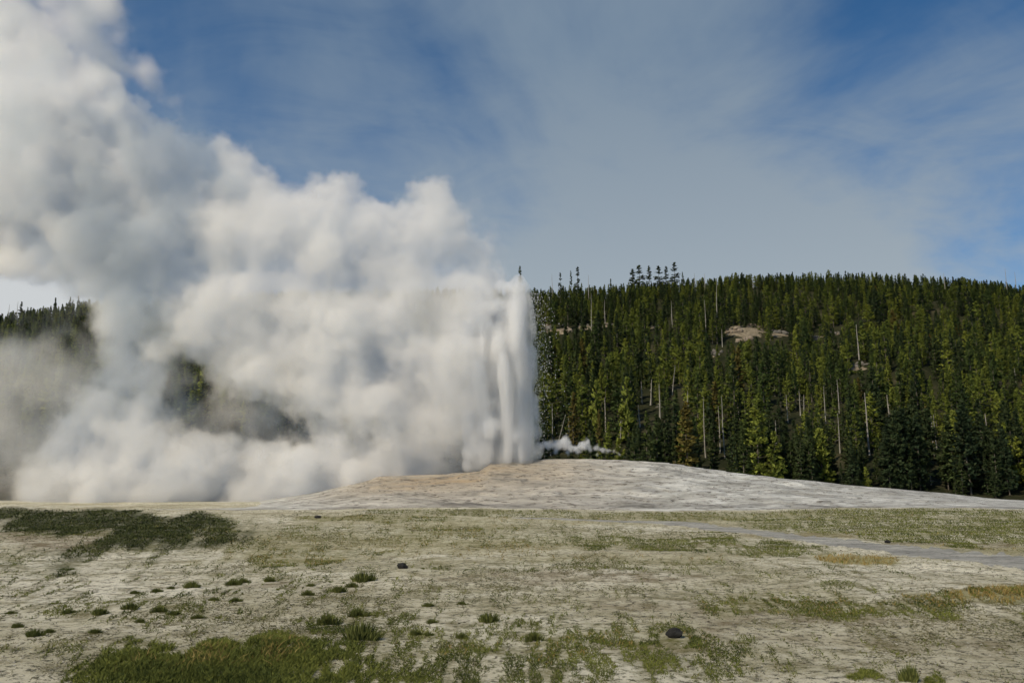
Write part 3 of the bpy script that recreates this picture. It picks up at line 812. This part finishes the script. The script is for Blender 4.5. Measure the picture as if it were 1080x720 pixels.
px, py, yd, tall = sample('s', 430000, 23, 1.0, 537, 625)
blades(px, py, 0.04 + 0.0016 * yd, 0.004 + yd * 0.00055, 0.7, 'dark_ground_cover', DARK_COVER_M, 'low dark ground cover on the plain in front of the steam at the left', 33)
px, py, yd, tall = sample('l', 800000, 24, 0.6)
blades(px, py, 0.014 + 0.0006 * yd, 0.007 + yd * 0.00062, 1.3, 'withered_grass', LITTER, 'tiny withered brown plants speckling the bare ground', 34)

# single dark tufts one can count
def tuft_mesh(seed):
    g = np.random.default_rng(seed); m = 420
    th = g.random(m) * 6.283; r = 0.5 * np.sqrt(g.random(m)) * (0.55 + 0.45 * g.random(m))
    lob = 0.75 + 0.35 * np.sin(th * 3 + seed)
    b0 = np.stack([np.cos(th) * r * lob, np.sin(th) * r * lob * 0.7, np.full(m, -0.02)], 1)
    D = np.stack([np.cos(th) * (0.2 + r * 1.2) + g.normal(size=m) * .25, np.sin(th) * (0.2 + r) + g.normal(size=m) * .25, np.ones(m)], 1)
    D /= np.linalg.norm(D, axis=1)[:, None]; h = (0.36 * (1.0 - r) * (0.5 + 0.8 * g.random(m)))[:, None]
    a = g.random(m) * 6.283; W = np.stack([np.cos(a), np.sin(a), np.zeros(m)], 1) * 0.020
    V = np.stack([b0 - W, b0 + W, b0 + D * h * .6 + W * .8, b0 + D * h * .6 - W * .8, b0 + D * h], 1).reshape(-1, 3)
    i = np.arange(m) * 5
    return mesh_np('grass_tuft', V, [np.stack([i, i + 1, i + 2, i + 3], 1), np.stack([i + 3, i + 2, i + 4], 1)], [TUFT])
TM = [tuft_mesh(k) for k in range(4)]
TUFTS = [ # px, py, width px, height factor, label
 (357,623,20,1.0,'dark tuft at the left end of the row of tufts under the small dark stone'),
 (383,614,24,1.0,'green and brightest tuft of the row under the small dark stone'),
 (371,618,14,.9,'small tuft between the two larger ones under the small dark stone'),
 (325,627,16,.9,'dark tuft left of the row under the small dark stone'),
 (328,617,9,.8,'tiny tuft just above the dark tuft left of the row'),
 (380,673,38,1.1,'wide bluish green tuft right of the tall golden grass'),
 (377,648,24,.9,'tuft above the wide bluish green one'),
 (345,656,22,1.1,'round tuft at the left end of the near grass edge'),
 (438,668,14,.9,'small tuft, the left of two right of the wide bluish one'),
 (452,669,12,.8,'small tuft, the right of two right of the wide bluish one'),
 (455,656,15,.8,'tuft above the two small ones on the near bare ground'),
 (487,637,10,.7,'small tuft at the right end of a sparse line on bare ground'),
 (452,638,14,.7,'small tuft at the left end of a sparse line on bare ground'),
 (515,656,24,1.2,'bright green spiky tuft alone near the bottom middle'),
 (487,672,12,1.1,'thin dry spiky tuft right of the near bare ground'),
 (563,677,20,1.2,'dark spiky tuft left of the near dark stone'),
 (960,719,26,1.6,'dark bushy tuft cut by the bottom edge on the right'),
 (202,617,16,.9,'dark tuft on the bare ground below the olive patch, leftmost of its row'),
 (246,614,16,.9,'dark tuft on the bare ground below the olive patch, second of its row'),
 (257,612,14,.8,'tuft touching the second of the row below the olive patch'),
 (284,611,16,.9,'dark tuft below the olive patch, right of the close two'),
 (142,623,10,.8,'small tuft left of the row below the olive patch'),
 (165,621,12,.8,'low tuft between the small one and the row below the olive patch'),
 (181,618,10,.8,'small round tuft just left of the row below the olive patch'),
 (105,646,16,1.0,'dark tuft on the left bare ground above the near grass'),
 (72,644,14,.8,'low tuft left of the dark one on the left bare ground'),
 (137,642,20,.9,'wide low tuft right of the dark one on the left bare ground'),
 (168,645,16,.8,'low dark tuft, first in a line above the near grass'),
 (183,648,14,.8,'low dark tuft, second in a line above the near grass'),
 (225,634,12,.7,'small tuft on bare ground above the line'),
 (248,635,16,.7,'long low tuft right of the small one on bare ground'),
 (209,651,14,.7,'low reddish tuft at the end of the line above the near grass'),
 (52,668,12,.9,'tuft on the left bare ground near the photo edge'),
 (18,660,14,1.0,'dark tuft at the left photo edge, middle of the bare ground'),
 (12,643,10,.7,'tiny tuft at the left photo edge'),
 (148,656,12,.8,'small green tuft on bare ground left of the near grass'),
 (100,669,16,.8,'wide sparse tuft left of the near grass'),
 (36,673,18,.9,'sparse tuft near the bottom left corner'),
]
for k, (px_, py_, w, hf, lab) in enumerate(TUFTS):
    gx, gy = ground_at(px_, py_)
    s = w * gy / F / 0.95 * (0.9 + 0.3 * ((k * 37) % 10) / 10)
    o = link('grass_tuft', TM[k % 4], loc=(gx, gy, float(ground_z(gx, gy)))); o.scale = (s, s, s * hf * 1.2); o.rotation_euler[2] = 0.4 * math.sin(k * 2.1)
    tag(o, lab, 'grass tuft', 'dark tufts scattered on the bare ground')

# loose stones and litter
g = np.random.default_rng(77); n = 26000
py = 537 + 203 * g.random(n) ** 0.85; px = g.uniform(-260, 1400, n)
x, y = ground_at(px, py)
cl = fbm(x / 2.2, y / 5.0, 6.0, 3); k = g.random(n) < 0.12 + 0.9 * sstep(0.0, 0.8, cl)
x, y = x[k], y[k]; m = len(x); z = ground_z(x, y)
oct_ = np.array([(1,0,0),(0,1,0),(-1,0,0),(0,-1,0),(0,0,.7),(0,0,-.7)], float)
of = np.array([(0,1,4),(1,2,4),(2,3,4),(3,0,4),(1,0,5),(2,1,5),(3,2,5),(0,3,5)])
sz = (0.010 + 0.00065 * y) * (0.5 + 1.1 * g.random(m) ** 2)
V = oct_[None] * (0.6 + 0.7 * g.random((m, 6, 1))) * sz[:, None, None] * np.array([1.3, 1.0, .7])
V[:, :, 0] += x[:, None]; V[:, :, 1] += y[:, None]; V[:, :, 2] += (z + sz * .2)[:, None]
PEB, t, b = new_mat('loose_stone', 0.9, 0.1)
gi_ = t.node('ShaderNodeNewGeometry').outputs['Random Per Island']
t.to(t.ramp(gi_, [(0.0, (0.05, 0.045, 0.035)), (0.45, (0.14, 0.12, 0.085)), (0.6, (0.35, 0.32, 0.25)), (1.0, (0.6, 0.57, 0.5))]), b.inputs['Base Color'])
tag(link('gravel', mesh_np('gravel', V.reshape(-1, 3), [(of[None] + 6 * np.arange(m)[:, None, None]).reshape(-1, 3)], [PEB])), 'loose pale and dark gravel strewn over the ground', 'gravel', kind='stuff')

# ------------------------------------------------------------------ steam and water
def vol_mat(name, dens, col_=(0.95, 0.95, 0.95), aniso=0.0, nz=None):
    m = bpy.data.materials.new(name); m.use_nodes = True; t = NT(m); m.cycles.volume_step_rate = 0.1
    t.n.remove(t.n['Principled BSDF'])
    v = t.node('ShaderNodeVolumeScatter'); v.inputs['Color'].default_value = (*col_, 1); v.inputs['Anisotropy'].default_value = aniso
    if nz:
        c = t.mapping(t.coord(), nz.get('map', (1, 1, 1)))
        f = t.noise(c, nz['scale'], nz.get('detail', 3), nz.get('rough', .55), 0.0)
        d = t.maprange(f, nz['a'], nz['b'], nz.get('lo', 0.0) * dens, dens)
        t.to(d, v.inputs['Density'])
    else:
        v.inputs['Density'].default_value = dens
    t.to(v.outputs[0], t.n['Material Output'].inputs['Volume'])
    return m

def poly_dist(px, py, poly):
    """signed distance (positive inside) of points to a polygon"""
    P = np.asarray(poly, float); Q = np.roll(P, -1, 0)
    d = np.full(px.shape, 1e9); inside = np.zeros(px.shape, bool)
    for (x0, y0), (x1, y1) in zip(P, Q):
        ex, ey = x1 - x0, y1 - y0
        tt = np.clip(((px - x0) * ex + (py - y0) * ey) / (ex * ex + ey * ey + 1e-9), 0, 1)
        d = np.minimum(d, np.hypot(px - x0 - tt * ex, py - y0 - tt * ey))
        c = ((y0 > py) != (y1 > py)) & (px < (x1 - x0) * (py - y0) / (y1 - y0 + 1e-12) + x0)
        inside ^= c
    return np.where(inside, d, -d)

def hull_mesh(name, balls, voxel, amp, sub, nsub, seed, smooth=2, bl=5.0, squash=(1, 1, .95)):
    """balls (x, y, z, r) -> one closed billowing surface"""
    g = np.random.default_rng(seed)
    parts = []
    V2, F2 = ICO3; V1, F1 = ICO2
    for (x, y, z, r) in balls:
        parts.append((V2 * r * np.array(squash) + np.array([x, y, z]), F2))
        for q in range(nsub):
            d = g.normal(size=3); d /= np.linalg.norm(d)
            if d[1] > 0.5: d[1] *= -1
            rr = r * sub * (0.6 + 0.7 * g.random())
            parts.append((V1 * rr + np.array([x, y, z]) + d * r * 0.82, F1))
    V, Fs = merge(parts)
    me2 = remeshed(name, mesh_np(name, V, Fs), voxel, smooth)
    co, nr = coords(me2)
    w = fbm(co[:, 0] / (bl * 1.8), co[:, 1] / (bl * 1.8), co[:, 2] / (bl * 1.8), 2)
    bil = 1 - 2.2 * np.abs(perlin(co[:, 0] / bl + w, co[:, 1] / bl, co[:, 2] / bl))
    bil2 = 1 - 2.2 * np.abs(perlin(co[:, 0] / (bl * .45) + w, co[:, 1] / (bl * .45) + 9, co[:, 2] / (bl * .45)))
    f = amp * (bil * 0.9 + bil2 * 0.45) + amp * 0.4 * fbm(co[:, 0] / (bl * .4), co[:, 1] / (bl * .4), co[:, 2] / (bl * .4), 2)
    return me2, co + nr * f[:, None], nr

def remeshed(name, me, voxel, smooth):
    tmp = bpy.data.objects.new('tmp', me); col.objects.link(tmp)
    rm = tmp.modifiers.new('r', 'REMESH'); rm.mode = 'VOXEL'; rm.voxel_size = voxel
    if smooth:
        sm = tmp.modifiers.new('s', 'SMOOTH'); sm.factor = 0.6; sm.iterations = smooth
    me2 = bpy.data.meshes.new_from_object(tmp.evaluated_get(bpy.context.evaluated_depsgraph_get()))
    bpy.data.objects.remove(tmp); bpy.data.meshes.remove(me); me2.name = name
    me2.polygons.foreach_set('use_smooth', np.ones(len(me2.polygons), dtype=bool))
    return me2

def coords(me):
    n = len(me.vertices); co = np.empty(n * 3, np.float32); me.vertices.foreach_get('co', co)
    nr = np.empty(n * 3, np.float32); me.vertices.foreach_get('normal', nr)
    return co.reshape(-1, 3).astype(float), nr.reshape(-1, 3).astype(float)

def set_co(me, co, mat):
    me.vertices.foreach_set('co', co.astype(np.float32).ravel()); me.update()
    me.materials.clear(); me.materials.append(mat)

def vapour(name, me, mat, voxel, band, parent):
    """a child that fills the hull with vapour, thin at the skin and thicker inwards"""
    o = link(name, me, parent)
    n = bpy.data.node_groups.new('fill_with_vapour', 'GeometryNodeTree')
    n.interface.new_socket('Geometry', in_out='INPUT', socket_type='NodeSocketGeometry')
    n.interface.new_socket('Geometry', in_out='OUTPUT', socket_type='NodeSocketGeometry')
    a = n.nodes.new('NodeGroupInput'); z = n.nodes.new('NodeGroupOutput')
    m = n.nodes.new('GeometryNodeMeshToVolume'); m.resolution_mode = 'VOXEL_SIZE'
    m.inputs['Density'].default_value = 1.0; m.inputs['Voxel Size'].default_value = voxel; m.inputs['Interior Band Width'].default_value = band
    sm = n.nodes.new('GeometryNodeSetMaterial'); sm.inputs['Material'].default_value = mat
    n.links.new(a.outputs[0], m.inputs[0]); n.links.new(m.outputs[0], sm.inputs[0]); n.links.new(sm.outputs[0], z.inputs[0])
    md = o.modifiers.new('vapour', 'NODES'); md.node_group = n
    return o

def cloud(name, balls, voxel, amp, core_mat, soft_mat, label, cat, sub=0.42, nsub=11, seed=1, band=4.0, core_in=2.2, vox2=None, smooth=2, bl=5.0, parent=None):
    me, co, nr = hull_mesh(name, balls, voxel, amp, sub, nsub, seed, smooth, bl)
    soft = me.copy(); soft.name = 'soft_vapour'; set_co(soft, co, soft_mat)
    parts = [(ICO3[0] * (r - core_in) + np.array([x, y, z]), ICO3[1]) for x, y, z, r in balls if r - core_in > voxel * 1.2]
    V, Fs = merge(parts)
    bpy.data.meshes.remove(me); me = remeshed(name, mesh_np(name, V, Fs), voxel, 2); me.materials.clear(); me.materials.append(core_mat)
    o = link(name, me, parent)
    if parent is None: tag(o, label, cat, kind='stuff')
    vapour('soft_vapour', soft, soft_mat, vox2 or voxel, band, o)
    print(name, len(me.polygons))
    return o

def soft_mat(name, sigma, color=(.97, .96, .945), scale=0.35, detail=4, lo=0.36, hi=0.66, er=0.55, soft=0.45, mp=(1, 1, 1), big=None, step=1.6):
    """density: depth below the skin eaten into by noise"""
    m = bpy.data.materials.new(name); m.use_nodes = True; t = NT(m)
    t.n.remove(t.n['Principled BSDF'])
    v = t.node('ShaderNodeVolumeScatter'); v.inputs['Color'].default_value = (*color, 1)
    a = t.attr('density')
    c = t.mapping(t.coord(), mp)
    nz = t.maprange(t.noise(c, scale, detail, 0.6, 0.0), lo, hi, 0.0, er)
    d = t.math('SUBTRACT', a, nz)
    d = t.maprange(d, 0.0, soft, 0.0, 1.0, True)
    if big:
        d = t.math('MULTIPLY', d, t.maprange(t.noise(t.coord(), big[0], 2, 0.5), big[1], big[2], big[3], 1.0))
    t.to(t.math('MULTIPLY', d, sigma), v.inputs['Density'])
    t.to(v.outputs[0], t.n['Material Output'].inputs['Volume'])
    m.cycles.volume_step_rate = step
    return m

def fill(poly, holes, n, rmin, rmax, Yc, Yd, seed, shrink=0.92, tight=0.42):
    g = np.random.default_rng(seed); P = np.array(poly)
    px = g.uniform(P[:, 0].min(), P[:, 0].max(), n * 60); py = g.uniform(P[:, 1].min(), P[:, 1].max(), n * 60)
    d = poly_dist(px, py, poly)
    for hx, hy, rx, ry in holes:
        q = np.sqrt(((px - hx) / rx) ** 2 + ((py - hy) / ry) ** 2)
        d = np.minimum(d, (q - 1) * min(rx, ry))
    sel = np.where(d > rmin)[0]
    out, kept = [], []
    for i in sel:
        r = min(d[i], rmax * (0.55 + 0.45 * g.random()))
        far = all((px[i] - a) ** 2 + (py[i] - b) ** 2 > (tight * (r + c)) ** 2 for a, b, c in kept)
        if not far: continue
        kept.append((px[i], py[i], r))
        Y = Yc(px[i], py[i]) + g.uniform(-1, 1) * Yd * min(1.0, d[i] / 30.0)
        x, y, z = at(px[i], py[i], Y)
        out.append((x, y, z, r * shrink * Y / F))
        if len(out) >= n: break
    return out

# silhouette of the thick steam, as directions at the vent's distance
MAIN = [(-170,-120),(10,-120),(34,-20),(66,30),(112,62),(150,96),(180,118),(204,130),(236,132),(268,150),(306,190),(335,176),(368,170),(398,200),(414,212),(432,182),(455,172),(484,192),(500,226),(512,262),(530,288),(552,330),(558,420),(558,500),(500,515),(400,538),(300,560),(120,565),(10,565),(0,530),(20,480),(60,430),(96,380),(88,350),(86,330),(64,314),(34,306),(0,308),(-20,314),(-170,318)]
HOLES = [(198,410,16,17),(244,438,24,9),(296,452,18,4),(50,380,24,44)]
CORE = vol_mat('steam_core', 0.06, (0.935, 0.868, 0.765))
MAIN_MAT = soft_mat('thick_steam', 0.33, (0.935, 0.868, 0.765), scale=0.27, detail=5, soft=0.55, er=0.66, big=(0.06, 0.36, 0.60, 0.45), step=3.0)
def spot(px, py, Y, r):
    x, y, z = at(px, py, Y); return (x, y, z, r * Y / F)
EXTRA = [spot(318, 318, 136, 34), spot(352, 322, 138, 36), spot(388, 318, 136, 32), spot(300, 352, 138, 26), spot(330, 362, 140, 20), spot(428, 322, 136, 26), spot(270, 312, 137, 28), spot(350, 352, 139, 22), spot(462, 205, 134, 27), spot(482, 232, 134, 25), spot(500, 258, 134, 24), spot(520, 288, 134, 20), spot(440, 196, 135, 18), spot(500, 300, 134, 28), spot(470, 260, 136, 30), spot(366, 196, 134, 20), spot(335, 205, 134, 24), spot(536, 306, 133, 14)]
cloud('steam_cloud', EXTRA + fill(MAIN, HOLES, 560, 9, 52, lambda a, b: 131 + (540 - a) * 0.03 + 2.5 * float(sstep(450, 530, a)), 5.5, 5, tight=0.31), 0.9, 1.0, CORE, MAIN_MAT,
      'huge pale steam cloud billowing up and left from the geyser', 'steam', nsub=9, band=3.5, core_in=2.5, smooth=6, bl=6.5)
VEIL = [(-170,290),(-60,300),(60,300),(100,300),(400,300),(420,525),(300,560),(0,565),(-170,565)]
VEIL_CORE = vol_mat('thin_steam_core', 0.014, (0.93, 0.885, 0.81))
VEIL_MAT = soft_mat('thin_steam', 0.075, (0.93, 0.885, 0.81), scale=0.09, detail=5, soft=0.6, er=0.8)
g = np.random.default_rng(88)
LOW = [spot(a + g.uniform(-12, 12), 531 + g.uniform(-3, 4), g.uniform(110, 124), g.uniform(6, 13)) for a in range(-150, 320, 17)]
cloud('steam_veil', LOW + fill(VEIL, [], 160, 10, 55, lambda a, b: 141, 9, 9, tight=0.34), 1.3, 1.2, VEIL_CORE, VEIL_MAT,
      'thin drifting steam veil low on the left with dark trees showing through', 'steam', nsub=7, band=7.0, core_in=2.5, bl=8)
SHADE_TINTED = [(-170,-90),(124,-90),(138,2),(168,50),(202,100),(210,134),(160,120),(110,112),(84,150),(60,230),(20,272),(-170,285)]  # shaded stretches of the steam; their shade is put into a dark scatter colour
SHADE_TINT_CORE = vol_mat('shade_tinted_steam_core', 0.03, (0.36, 0.33, 0.31))
SHADE_TINT_MAT = soft_mat('shade_tinted_thin_steam', 0.65, (0.36, 0.33, 0.31), scale=0.2, detail=5, soft=0.9, er=.42, step=2.6)
b1 = [spot(142, 62, 131, 17), spot(122, 28, 131, 22), spot(168, 92, 131, 17), spot(150, 80, 132, 16), spot(110, 0, 130, 24)] + fill(SHADE_TINTED, [], 160, 6, 36, lambda a, b: 129 - 6 * float(a < 90), 6, 15, tight=0.32)
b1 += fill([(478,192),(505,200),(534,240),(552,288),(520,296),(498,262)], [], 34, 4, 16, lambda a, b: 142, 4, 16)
cloud('shade_tinted_steam', b1, 0.7, 0.6, SHADE_TINT_CORE, SHADE_TINT_MAT, 'thin steam along the upper edge of the cloud, shade put into its darker grey', 'steam', nsub=7, band=3.5, core_in=1.0, bl=5)

# water column: a sheaf of tall tapering jets
geyser = bpy.data.objects.new('water_column', None); col.objects.link(geyser)
vx, vy, vz = at(552, 484, 130)
geyser.location = (vx, vy, vz)
tag(geyser, 'tall white column of water erupting at the right end of the steam', 'geyser')
WATER_V = vol_mat('dense_white_water', 0.35, (0.994, 0.985, 0.965))
WATER_SOFT = soft_mat('fine_white_spray', 1.0, (0.994, 0.985, 0.965), scale=1.0, detail=5, mp=(0.55, 0.55, 0.10), lo=.34, hi=.68, er=.95, soft=.6, step=2.0)
def jet_curve(v, lean, H):   # ballistic fan: straight up, tips drifting
    return v
g = np.random.default_rng(51)
parts = []
JETS = []
for k in range(85):
    H = g.uniform(17, 28.5); bx0 = 1.3 - 8.0 * g.random() ** 1.15; by0 = g.normal() * 1.3
    tipx = -4.5 * (g.random() ** 1.3) + 1.6 * g.random()
    if k < 16: H = g.uniform(24, 30); bx0 = g.uniform(-2.0, 1.2); tipx = g.uniform(-2.5, 0.2)
    H *= 1 - 0.16 * max(0, (-tipx - bx0 - 3) / 6)
    tipy = g.normal() * 2.2
    n = 15; s = np.linspace(0, 1, n)
    z = H * (1 - (1 - s) ** 1.25)
    w = s ** 1.7
    pts = np.column_stack([bx0 + tipx * w + 0.12 * np.cumsum(g.normal(size=n)) * s, by0 + tipy * w, z - 0.8])
    r = (0.45 + 1.25 * s ** 0.8) * (1 - s ** 7) * g.uniform(.7, 1.25) + 0.06
    parts.append(tube(pts, r, 9)); JETS.append((pts, r, H))
    for tt in (0, -1):
        pass
Vs, Q, T, off = [], [], [], 0
for V, Fq in parts:
    sides = 9; n = len(V) // sides
    V = np.concatenate([V, V[:sides].mean(0)[None], V[-sides:].mean(0)[None] + np.array([[0, 0, .3]])])
    i = np.arange(sides); j = (i + 1) % sides
    tri = np.concatenate([np.stack([j, i, np.full(sides, n * sides)], 1), np.stack([i + (n - 1) * sides, j + (n - 1) * sides, np.full(sides, n * sides + 1)], 1)])
    Vs.append(V); Q.append(Fq + off); T.append(tri + off); off += len(V)
for (x, y, z, r) in fill([(486,330),(530,290),(548,284),(560,300),(567,340),(569,420),(577,486),(486,500)], [], 110, 4, 17, lambda a, b: 130, 2.0, 61, 1.0, 0.3):
    V = ICO2[0] * r + np.array([x - vx, y - vy, z - vz]); Vs.append(V); T.append(ICO2[1] + off); off += len(V)
me2 = remeshed('water_jets', mesh_np('tmp', np.concatenate(Vs), [np.concatenate(Q), np.concatenate(T)]), 0.32, 5)
co, nr = coords(me2)
f = 0.4 * (1 - 2 * np.abs(perlin(co[:, 0] / 1.3, co[:, 1] / 1.3, co[:, 2] / 5.0))) + 0.2 * fbm(co[:, 0] / .6, co[:, 1] / .6, co[:, 2] / 1.5, 2)
co = co + nr * f[:, None] * sstep(-1, 4, co[:, 2])[:, None]
soft = me2.copy(); soft.name = 'fine_spray'; set_co(soft, co + nr * 0.4, WATER_SOFT); set_co(me2, coords(me2)[0], WATER_V)
link('water_jets', me2, geyser)
vapour('fine_spray', soft, WATER_SOFT, 0.4, 2.2, geyser)
# droplets flung off the column
DROP, t, b = new_mat('water_drops', 0.35, 0.5); b.inputs['Base Color'].default_value = (0.62, 0.63, 0.62, 1)
nd = 10000
zz = 27.5 * g.random(nd) ** 0.9
edge = 0.5 + 0.9 * np.sin(np.clip(zz / 27, 0, 1) * 2.6)
dx = np.abs(g.normal(size=nd)) ** 1.5 * 1.1
ang = g.random(nd) * 6.283
xx = np.where(g.random(nd) < .75, edge + dx, np.cos(ang) * (edge + dx)) ; yy = np.sin(ang) * (edge + dx * .7)
# sprays thrown from the tips of the jets, and the falling fringe to the right
nt = 5200; jt = g.integers(0, len(JETS), nt)
for q in range(nt):
    p_, r_, H_ = JETS[jt[q]]; a_ = 0.55 + 0.45 * g.random() ** .7; ii = a_ * (len(p_) - 1)
    c_ = np.array([np.interp(ii, np.arange(len(p_)), p_[:, w_]) for w_ in range(3)])
    c_ = c_ + g.normal(size=3) * np.array([.55, .55, .8]) * (0.5 + a_) + np.array([0, 0, 1.6 * (a_ > .93) * g.random()])
    xx[q], yy[q], zz[q] = c_
V1, F1 = ICO1
sz = 0.022 + 0.06 * g.random(nd) ** 3
V = V1[None] * sz[:, None, None] * np.array([.9, .9, 1.4]) + np.stack([xx, yy, zz], 1)[:, None]
o = link('spray_droplets', mesh_np('spray_droplets', V.reshape(-1, 3), [(F1[None] + len(V1) * np.arange(nd)[:, None, None]).reshape(-1, 3)], [DROP], True), geyser)
o['kind'] = 'stuff'; o['label'] = 'loose droplets fringing the right side of the water column'

# low wisp running right along the mound crest
W_CORE = vol_mat('wisp_core', 0.25, (0.96, 0.96, 0.95)); W_MAT = soft_mat('wisp_steam', 1.3, scale=0.8, detail=5, soft=0.8, er=.8, step=2.5)
balls = []
for (px_, py_, r_) in [(572,471,5),(577,469,6),(584,470,6),(590,468,7),(596,466,7.5),(601,471,6),(607,473,5),(613,470,6),(619,467,5.5),(622,473,5),(629,472,5),(635,474,4.5),(641,475,4),(647,476.5,3.4),(653,478,3),(659,479.5,2.4),(663,480.5,1.8),(610,476,4),(598,477,4),(586,476,4),(630,478,3.2)]:
    Y = 134 + 3 * math.sin(px_); x, y_, z = at(px_, py_, Y); balls.append((x, y_, z, r_ * 1.05 * Y / F))
cloud('steam_wisp', balls, 0.2, 0.16, W_CORE, W_MAT, 'small low steam wisp blowing right along the mound crest', 'steam', nsub=9, sub=.5, band=0.6, core_in=0.35, smooth=1, bl=1.2)

# ------------------------------------------------------------------ sky and sun
SUN_EL, SUN_AZ = R(44), R(44)     # azimuth: left of straight behind the camera
world = bpy.data.worlds.new('World'); scene.world = world; world.use_nodes = True
t = NT(world); bg = t.n['Background']
sky = t.node('ShaderNodeTexSky'); sky.sky_type = 'NISHITA'; sky.sun_disc = False
sky.sun_elevation = SUN_EL; sky.sun_rotation = math.pi + SUN_AZ; sky.altitude = 2200; sky.air_density = 1.0; sky.dust_density = 0.6; sky.ozone_density = 1.6
tc = t.node('ShaderNodeTexCoord').outputs['Generated']
sep = t.node('ShaderNodeSeparateXYZ'); t.to(tc, sep.inputs[0])
zc = t.math('MAXIMUM', sep.outputs[2], 0.0)
den = t.math('ADD', zc, 0.22)
cmb = t.node('ShaderNodeCombineXYZ')
t.to(t.math('DIVIDE', sep.outputs[0], den), cmb.inputs[0]); t.to(t.math('DIVIDE', sep.outputs[1], den), cmb.inputs[1])
cc = t.mapping(cmb.outputs[0], (1.0, 0.8, 1), (0.35, 0.2, 0))
n1 = t.noise(cc, 1.3, 6, 0.55, 0.5)
n2 = t.noise(t.mapping(cmb.outputs[0], (0.8, 1.2, 1)), 3.4, 5, 0.6, 0.8)
f = t.math('ADD', t.math('MULTIPLY', t.math('SUBTRACT', n1, 0.14), 1.05), t.math('MULTIPLY', n2, 0.25))
# broad cloud banks and clear patches, each round one direction of the sky: (px, py, size, weight)
def bank(f, px, py, rad, w):
    d = Vector(at(px, py, 100.0)) - Vector((0, 0, EYE)); d.normalize()
    v = t.node('ShaderNodeVectorMath'); v.operation = 'DOT_PRODUCT'; t.to(tc, v.inputs[0]); v.inputs[1].default_value = d
    return t.math('ADD', f, t.maprange(v.outputs['Value'], math.cos(rad / F), 1.0, 0.0, w * .55, True))
for a in [(560,40,380,.16),(800,20,300,.08),(800,215,420,.16),(620,260,400,.14),(960,235,330,.16),(1060,30,150,.05),(330,90,210,-.14),(470,165,150,-.12),(1050,120,240,-.27),(1130,250,150,-.14),(850,110,170,-.08),(20,305,90,.5),(-300,250,400,.15)]:
    f = bank(f, *a)
low = t.maprange(zc, 0.20, 0.50, 0.17, 0.03)
f = t.math('ADD', f, low)
cf = t.maprange(f, 0.40, 0.80, 0.0, 0.9, True)
cloudc = t.mix(t.maprange(zc, 0.1, 0.5), (4.4, 4.8, 4.85), (2.1, 2.8, 3.6))
left_ = bank(t.math('ADD', t.math('MULTIPLY', n2, 0.9), -0.35), 5, 318, 120, 1.6)
cloudc = t.mix(t.maprange(left_, 0.55, 0.85), cloudc, (6.5, 6.6, 6.5))
skyc = t.mix(1.0, sky.outputs[0], (0.40, 0.78, 0.98)); skyc.node.blend_type = 'MULTIPLY'
t.to(t.mix(cf, skyc, cloudc), bg.inputs['Color']); bg.inputs['Strength'].default_value = 0.105
world.cycles.sampling_method = 'MANUAL'; world.cycles.sample_map_resolution = 512

sd = bpy.data.lights.new('sun', 'SUN'); sd.energy = 3.8; sd.angle = R(0.6); sd.color = (1.0, 0.88, 0.70)
sun = bpy.data.objects.new('sun', sd); col.objects.link(sun)
to_sun = Vector((-math.sin(SUN_AZ) * math.cos(SUN_EL), -math.cos(SUN_AZ) * math.cos(SUN_EL), math.sin(SUN_EL)))
sun.rotation_euler = to_sun.to_track_quat('Z', 'Y').to_euler()

# ------------------------------------------------------------------ render settings
vs = scene.view_settings; vs.view_transform = 'Standard'; vs.look = 'None'; vs.exposure = -0.06; vs.gamma = 1.0; vs.use_curve_mapping = False
scene.render.engine = 'CYCLES'
cy = scene.cycles
cy.use_denoising = True; cy.denoiser = 'OPENIMAGEDENOISE'
cy.use_adaptive_sampling = True; cy.adaptive_threshold = 0.03
cy.max_bounces = 8; cy.diffuse_bounces = 2; cy.glossy_bounces = 2; cy.transmission_bounces = 2; cy.volume_bounces = 6; cy.transparent_max_bounces = 16
cy.volume_step_rate = 1.0; cy.volume_max_steps = 256
cy.sample_clamp_indirect = 8
